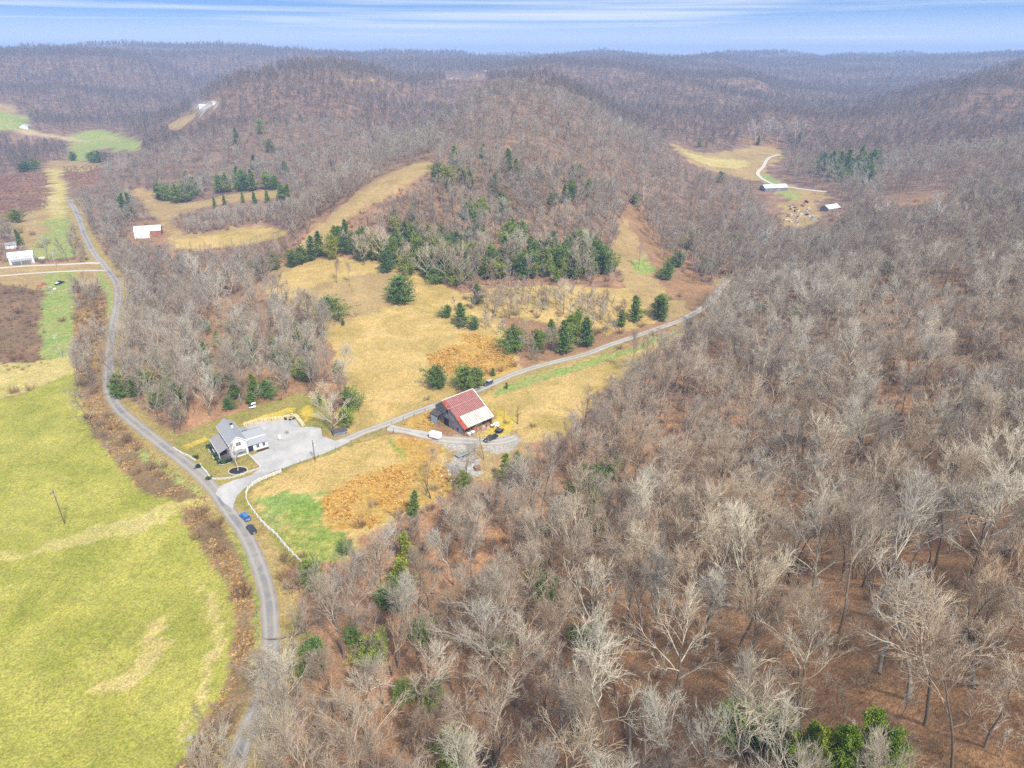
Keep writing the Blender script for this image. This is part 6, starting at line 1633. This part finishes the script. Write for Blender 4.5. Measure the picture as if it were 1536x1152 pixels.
g = G(90, 426); pk = pickup((g.x, g.y, g.z + .05), math.radians(72), 'flatbed truck with dark cab and white bed on the far green strip', p_dark, m_trim, False)
g = G(63, 388); o = MB().box(-1.9, 1.9, -.8, .8, 0, .9, .2).build('tarp_heap', m_wpaint, None, tuple(g), .2); tag(o, 'low white covered heap on grass beside the far white house', 'heap')
# scrap of the far right yard
R_ = random.Random(8); yard = world_poly([(1174, 304), (1214, 300), (1230, 328), (1190, 340), (1174, 328)]); lo, hi = yard.min(0), yard.max(0)
SCOL = [plain('dull_white', (.42, .42, .41, 1)), m_grey, m_rustwall, m_black, plain('blue_scrap', (.10, .17, .30, 1), .6, .2), m_stone, plain('orange_scrap', (.50, .22, .08, 1), .7, .2)]
items = []; n_s = 0
while n_s < 42:
    x, y = R_.uniform(lo[0], hi[0]), R_.uniform(lo[1], hi[1])
    if not inside(yard, np.array([x]), np.array([y]))[0]: continue
    n_s += 1; s_ = R_.uniform(.7, 1.9); m = MB(); m.box(-s_, s_, -s_ * .5, s_ * .5, 0, s_ * R_.uniform(.4, .9), .12); m.slab((-s_ * .7, -s_ * .4, s_ * 1.1), (s_ * .5, -s_ * .4, s_ * .95), (s_ * .5, s_ * .4, s_ * .9), (-s_ * .7, s_ * .4, s_ * 1.15), .1)
    k = R_.randrange(7); o = m.build('scrap_heap', SCOL[k], None, (x, y, H(x, y) - .1), R_.random() * 6)
    tag(o, None, 'scrap', 'scrap in the far right yard'); items.append((o, ['white', 'grey', 'rusty', 'black', 'blue', 'pale', 'orange'][k] + ' junk piece in the far right scrap yard', float(project(x, y, 8)[0])))
label_all(items)
items = []
for k, (px, py, s_) in enumerate([(76,432,1.0),(82,434,.8),(72,436,.8),(66,427,1.3),(60,430,1.2)]):
    g = G(px, py); m = MB(); m.box(-s_, s_, -s_ * .5, s_ * .5, 0, s_ * .6, .1); m.box(-s_ * .5, s_ * .7, -s_ * .3, s_ * .3, s_ * .601, s_ * .9); o = m.build('scrap_heap', [m_grey, m_wpaint, SCOL[4], m_rustwall, m_rustwall][k], None, tuple(g), k)
    tag(o, None, 'scrap', 'junk near the far flatbed truck'); items.append((o, ['grey', 'white', 'blue', 'rusty', 'rusty'][k] + ' junk heap beside the far flatbed truck', px))
label_all(items)
items = []
# scattered pale rocks below the barn yard
for k in range(26):
    px, py = R_.uniform(655, 690), R_.uniform(690, 722); g = G(px, py); m = MB(); m.ball((0, 0, .1), R_.uniform(.18, .42), .7, 7, 5, .2, R_); o = m.build('rock', m_stone, None, tuple(g))
    tag(o, 'pale rock strewn on the slope below the barn yard', 'rock', 'pale rocks below the barn yard')
# ------------------------------------------------------------------ sky, sun, air
SUN_EL, SUN_AZ = math.radians(50), math.radians(150)      # azimuth from +Y towards +X
w = bpy.data.worlds.new("World"); scene.world = w; w.use_nodes = True
nt = w.node_tree; nt.nodes.clear()
def wn(t, **k):
    x = nt.nodes.new(t)
    for a, v in k.items(): setattr(x, a, v)
    return x
wl = nt.links.new
out = wn('ShaderNodeOutputWorld'); bg = wn('ShaderNodeBackground'); wl(bg.outputs[0], out.inputs[0])
sky = wn('ShaderNodeTexSky', sky_type='NISHITA'); sky.sun_disc = False
sky.sun_elevation = SUN_EL; sky.sun_rotation = SUN_AZ; sky.air_density = 1.0; sky.dust_density = .4; sky.ozone_density = 2.2
tc = wn('ShaderNodeTexCoord'); sx = wn('ShaderNodeSeparateXYZ'); wl(tc.outputs['Generated'], sx.inputs[0])
def wm(op, a, b=0.0, clamp=False):
    x = wn('ShaderNodeMath', operation=op, use_clamp=clamp)
    for s, v in ((x.inputs[0], a), (x.inputs[1], b)):
        if hasattr(v, 'links'): wl(v, s)
        else: s.default_value = v
    return x.outputs[0]
# a low band of deep clear blue: look a little higher into the sky dome near the horizon
zz = wm('ADD', wm('MULTIPLY', sx.outputs[2], 1.0), wm('MULTIPLY', wm('SUBTRACT', 1.0, wm('MULTIPLY', wm('ABSOLUTE', sx.outputs[2]), 3.0), True), .36))
zz = wm('ADD', zz, wm('MULTIPLY', wm('MINIMUM', wm('MAXIMUM', sx.outputs[2], 0.0), .12), 2.6))
cx = wn('ShaderNodeCombineXYZ'); wl(sx.outputs[0], cx.inputs[0]); wl(sx.outputs[1], cx.inputs[1]); wl(zz, cx.inputs[2])
nv_ = wn('ShaderNodeVectorMath', operation='NORMALIZE'); wl(cx.outputs[0], nv_.inputs[0]); wl(nv_.outputs[0], sky.inputs[0])
# thin streaks of high cloud: flat layers seen at a grazing angle
den = wm('ADD', wm('MAXIMUM', sx.outputs[2], 0.0), .015)
cxx = wn('ShaderNodeCombineXYZ'); wl(wm('MULTIPLY', sx.outputs[0], 1.6), cxx.inputs[0]); wl(wm('MULTIPLY', sx.outputs[2], 78.0), cxx.inputs[1]); wl(wm('MULTIPLY', sx.outputs[1], 1.6), cxx.inputs[2])
cn = wn('ShaderNodeTexNoise'); cn.inputs['Scale'].default_value = 1.0; cn.inputs['Detail'].default_value = 4; cn.inputs['Roughness'].default_value = .55; cn.inputs['Distortion'].default_value = .25
wl(cxx.outputs[0], cn.inputs['Vector'])
cr = wn('ShaderNodeValToRGB'); cr.color_ramp.elements[0].position = .47; cr.color_ramp.elements[1].position = .70
cr.color_ramp.elements[1].color = (.8, .8, .8, 1)
wl(cn.outputs['Fac'], cr.inputs[0])
hz = wm('SUBTRACT', 1.0, wm('MULTIPLY', wm('MAXIMUM', sx.outputs[2], 0.0), 22.0), True)
fill_veil = wm('MULTIPLY', wm('SUBTRACT', sx.outputs[2], .16), 4.5, True)  # white cloud overhead, out of view, added to whiten the ambient light
cf = wm('MAXIMUM', wm('MAXIMUM', cr.outputs[0], wm('MULTIPLY', hz, .8)), wm('MULTIPLY', fill_veil, .72))
mx = wn('ShaderNodeMix', data_type='RGBA'); wl(cf, mx.inputs[0])
tn = wn('ShaderNodeMix', data_type='RGBA', blend_type='MULTIPLY'); tn.inputs[0].default_value = 1.0; wl(sky.outputs[0], tn.inputs[6]); tn.inputs[7].default_value = (1.0, 1.12, 1.18, 1); wl(tn.outputs[2], mx.inputs[6])
mx.inputs[7].default_value = (4.3, 4.5, 4.8, 1)
wl(mx.outputs[2], bg.inputs[0])
bg.inputs[1].default_value = .105
sd = bpy.data.lights.new('sun', 'SUN'); sd.energy = 3.1; sd.angle = math.radians(6); sd.color = (1.0, .955, .89)
so = bpy.data.objects.new('sun', sd); COL.objects.link(so)
sdir = Vector((math.sin(SUN_AZ) * math.cos(SUN_EL), math.cos(SUN_AZ) * math.cos(SUN_EL), math.sin(SUN_EL)))
so.rotation_euler = (-sdir).to_track_quat('-Z', 'Y').to_euler()
so.location = (0, 0, 400)

HAZE = True
if HAZE:
    bm = bmesh.new(); bmesh.ops.create_cube(bm, size=1.0)
    lo = Vector((-6950, -590, float(HZ.min()) - 1.5)); hi = Vector((6950, 7550, float(HZ.max()) + 30.0))
    for v in bm.verts:
        v.co = Vector([lo[k] + (v.co[k] + .5) * (hi[k] - lo[k]) for k in range(3)])
    me = bpy.data.meshes.new('haze'); bm.to_mesh(me); bm.free()
    hm = bpy.data.materials.new('haze'); hm.use_nodes = True; ht = hm.node_tree; ht.nodes.clear()
    ho = ht.nodes.new('ShaderNodeOutputMaterial'); hv = ht.nodes.new('ShaderNodeVolumePrincipled')
    hv.inputs['Density'].default_value = .00026; hv.inputs['Color'].default_value = (.44, .63, 1.0, 1); hv.inputs['Anisotropy'].default_value = 0.0
    ht.links.new(hv.outputs[0], ho.inputs['Volume'])
    me.materials.append(hm)
    tag(link('haze', me), 'faint blue air between the hills', kind='stuff')
scene.cycles.volume_bounces = 0
scene.cycles.sample_clamp_indirect = 2.0; scene.cycles.sample_clamp_direct = 6.0
scene.cycles.max_bounces = 5; scene.cycles.diffuse_bounces = 2; scene.cycles.transparent_max_bounces = 8
scene.view_settings.view_transform = 'Standard'; scene.view_settings.look = 'None'
scene.view_settings.gamma = 1.0; scene.view_settings.exposure = 1.1
scene.cycles.use_denoising = False
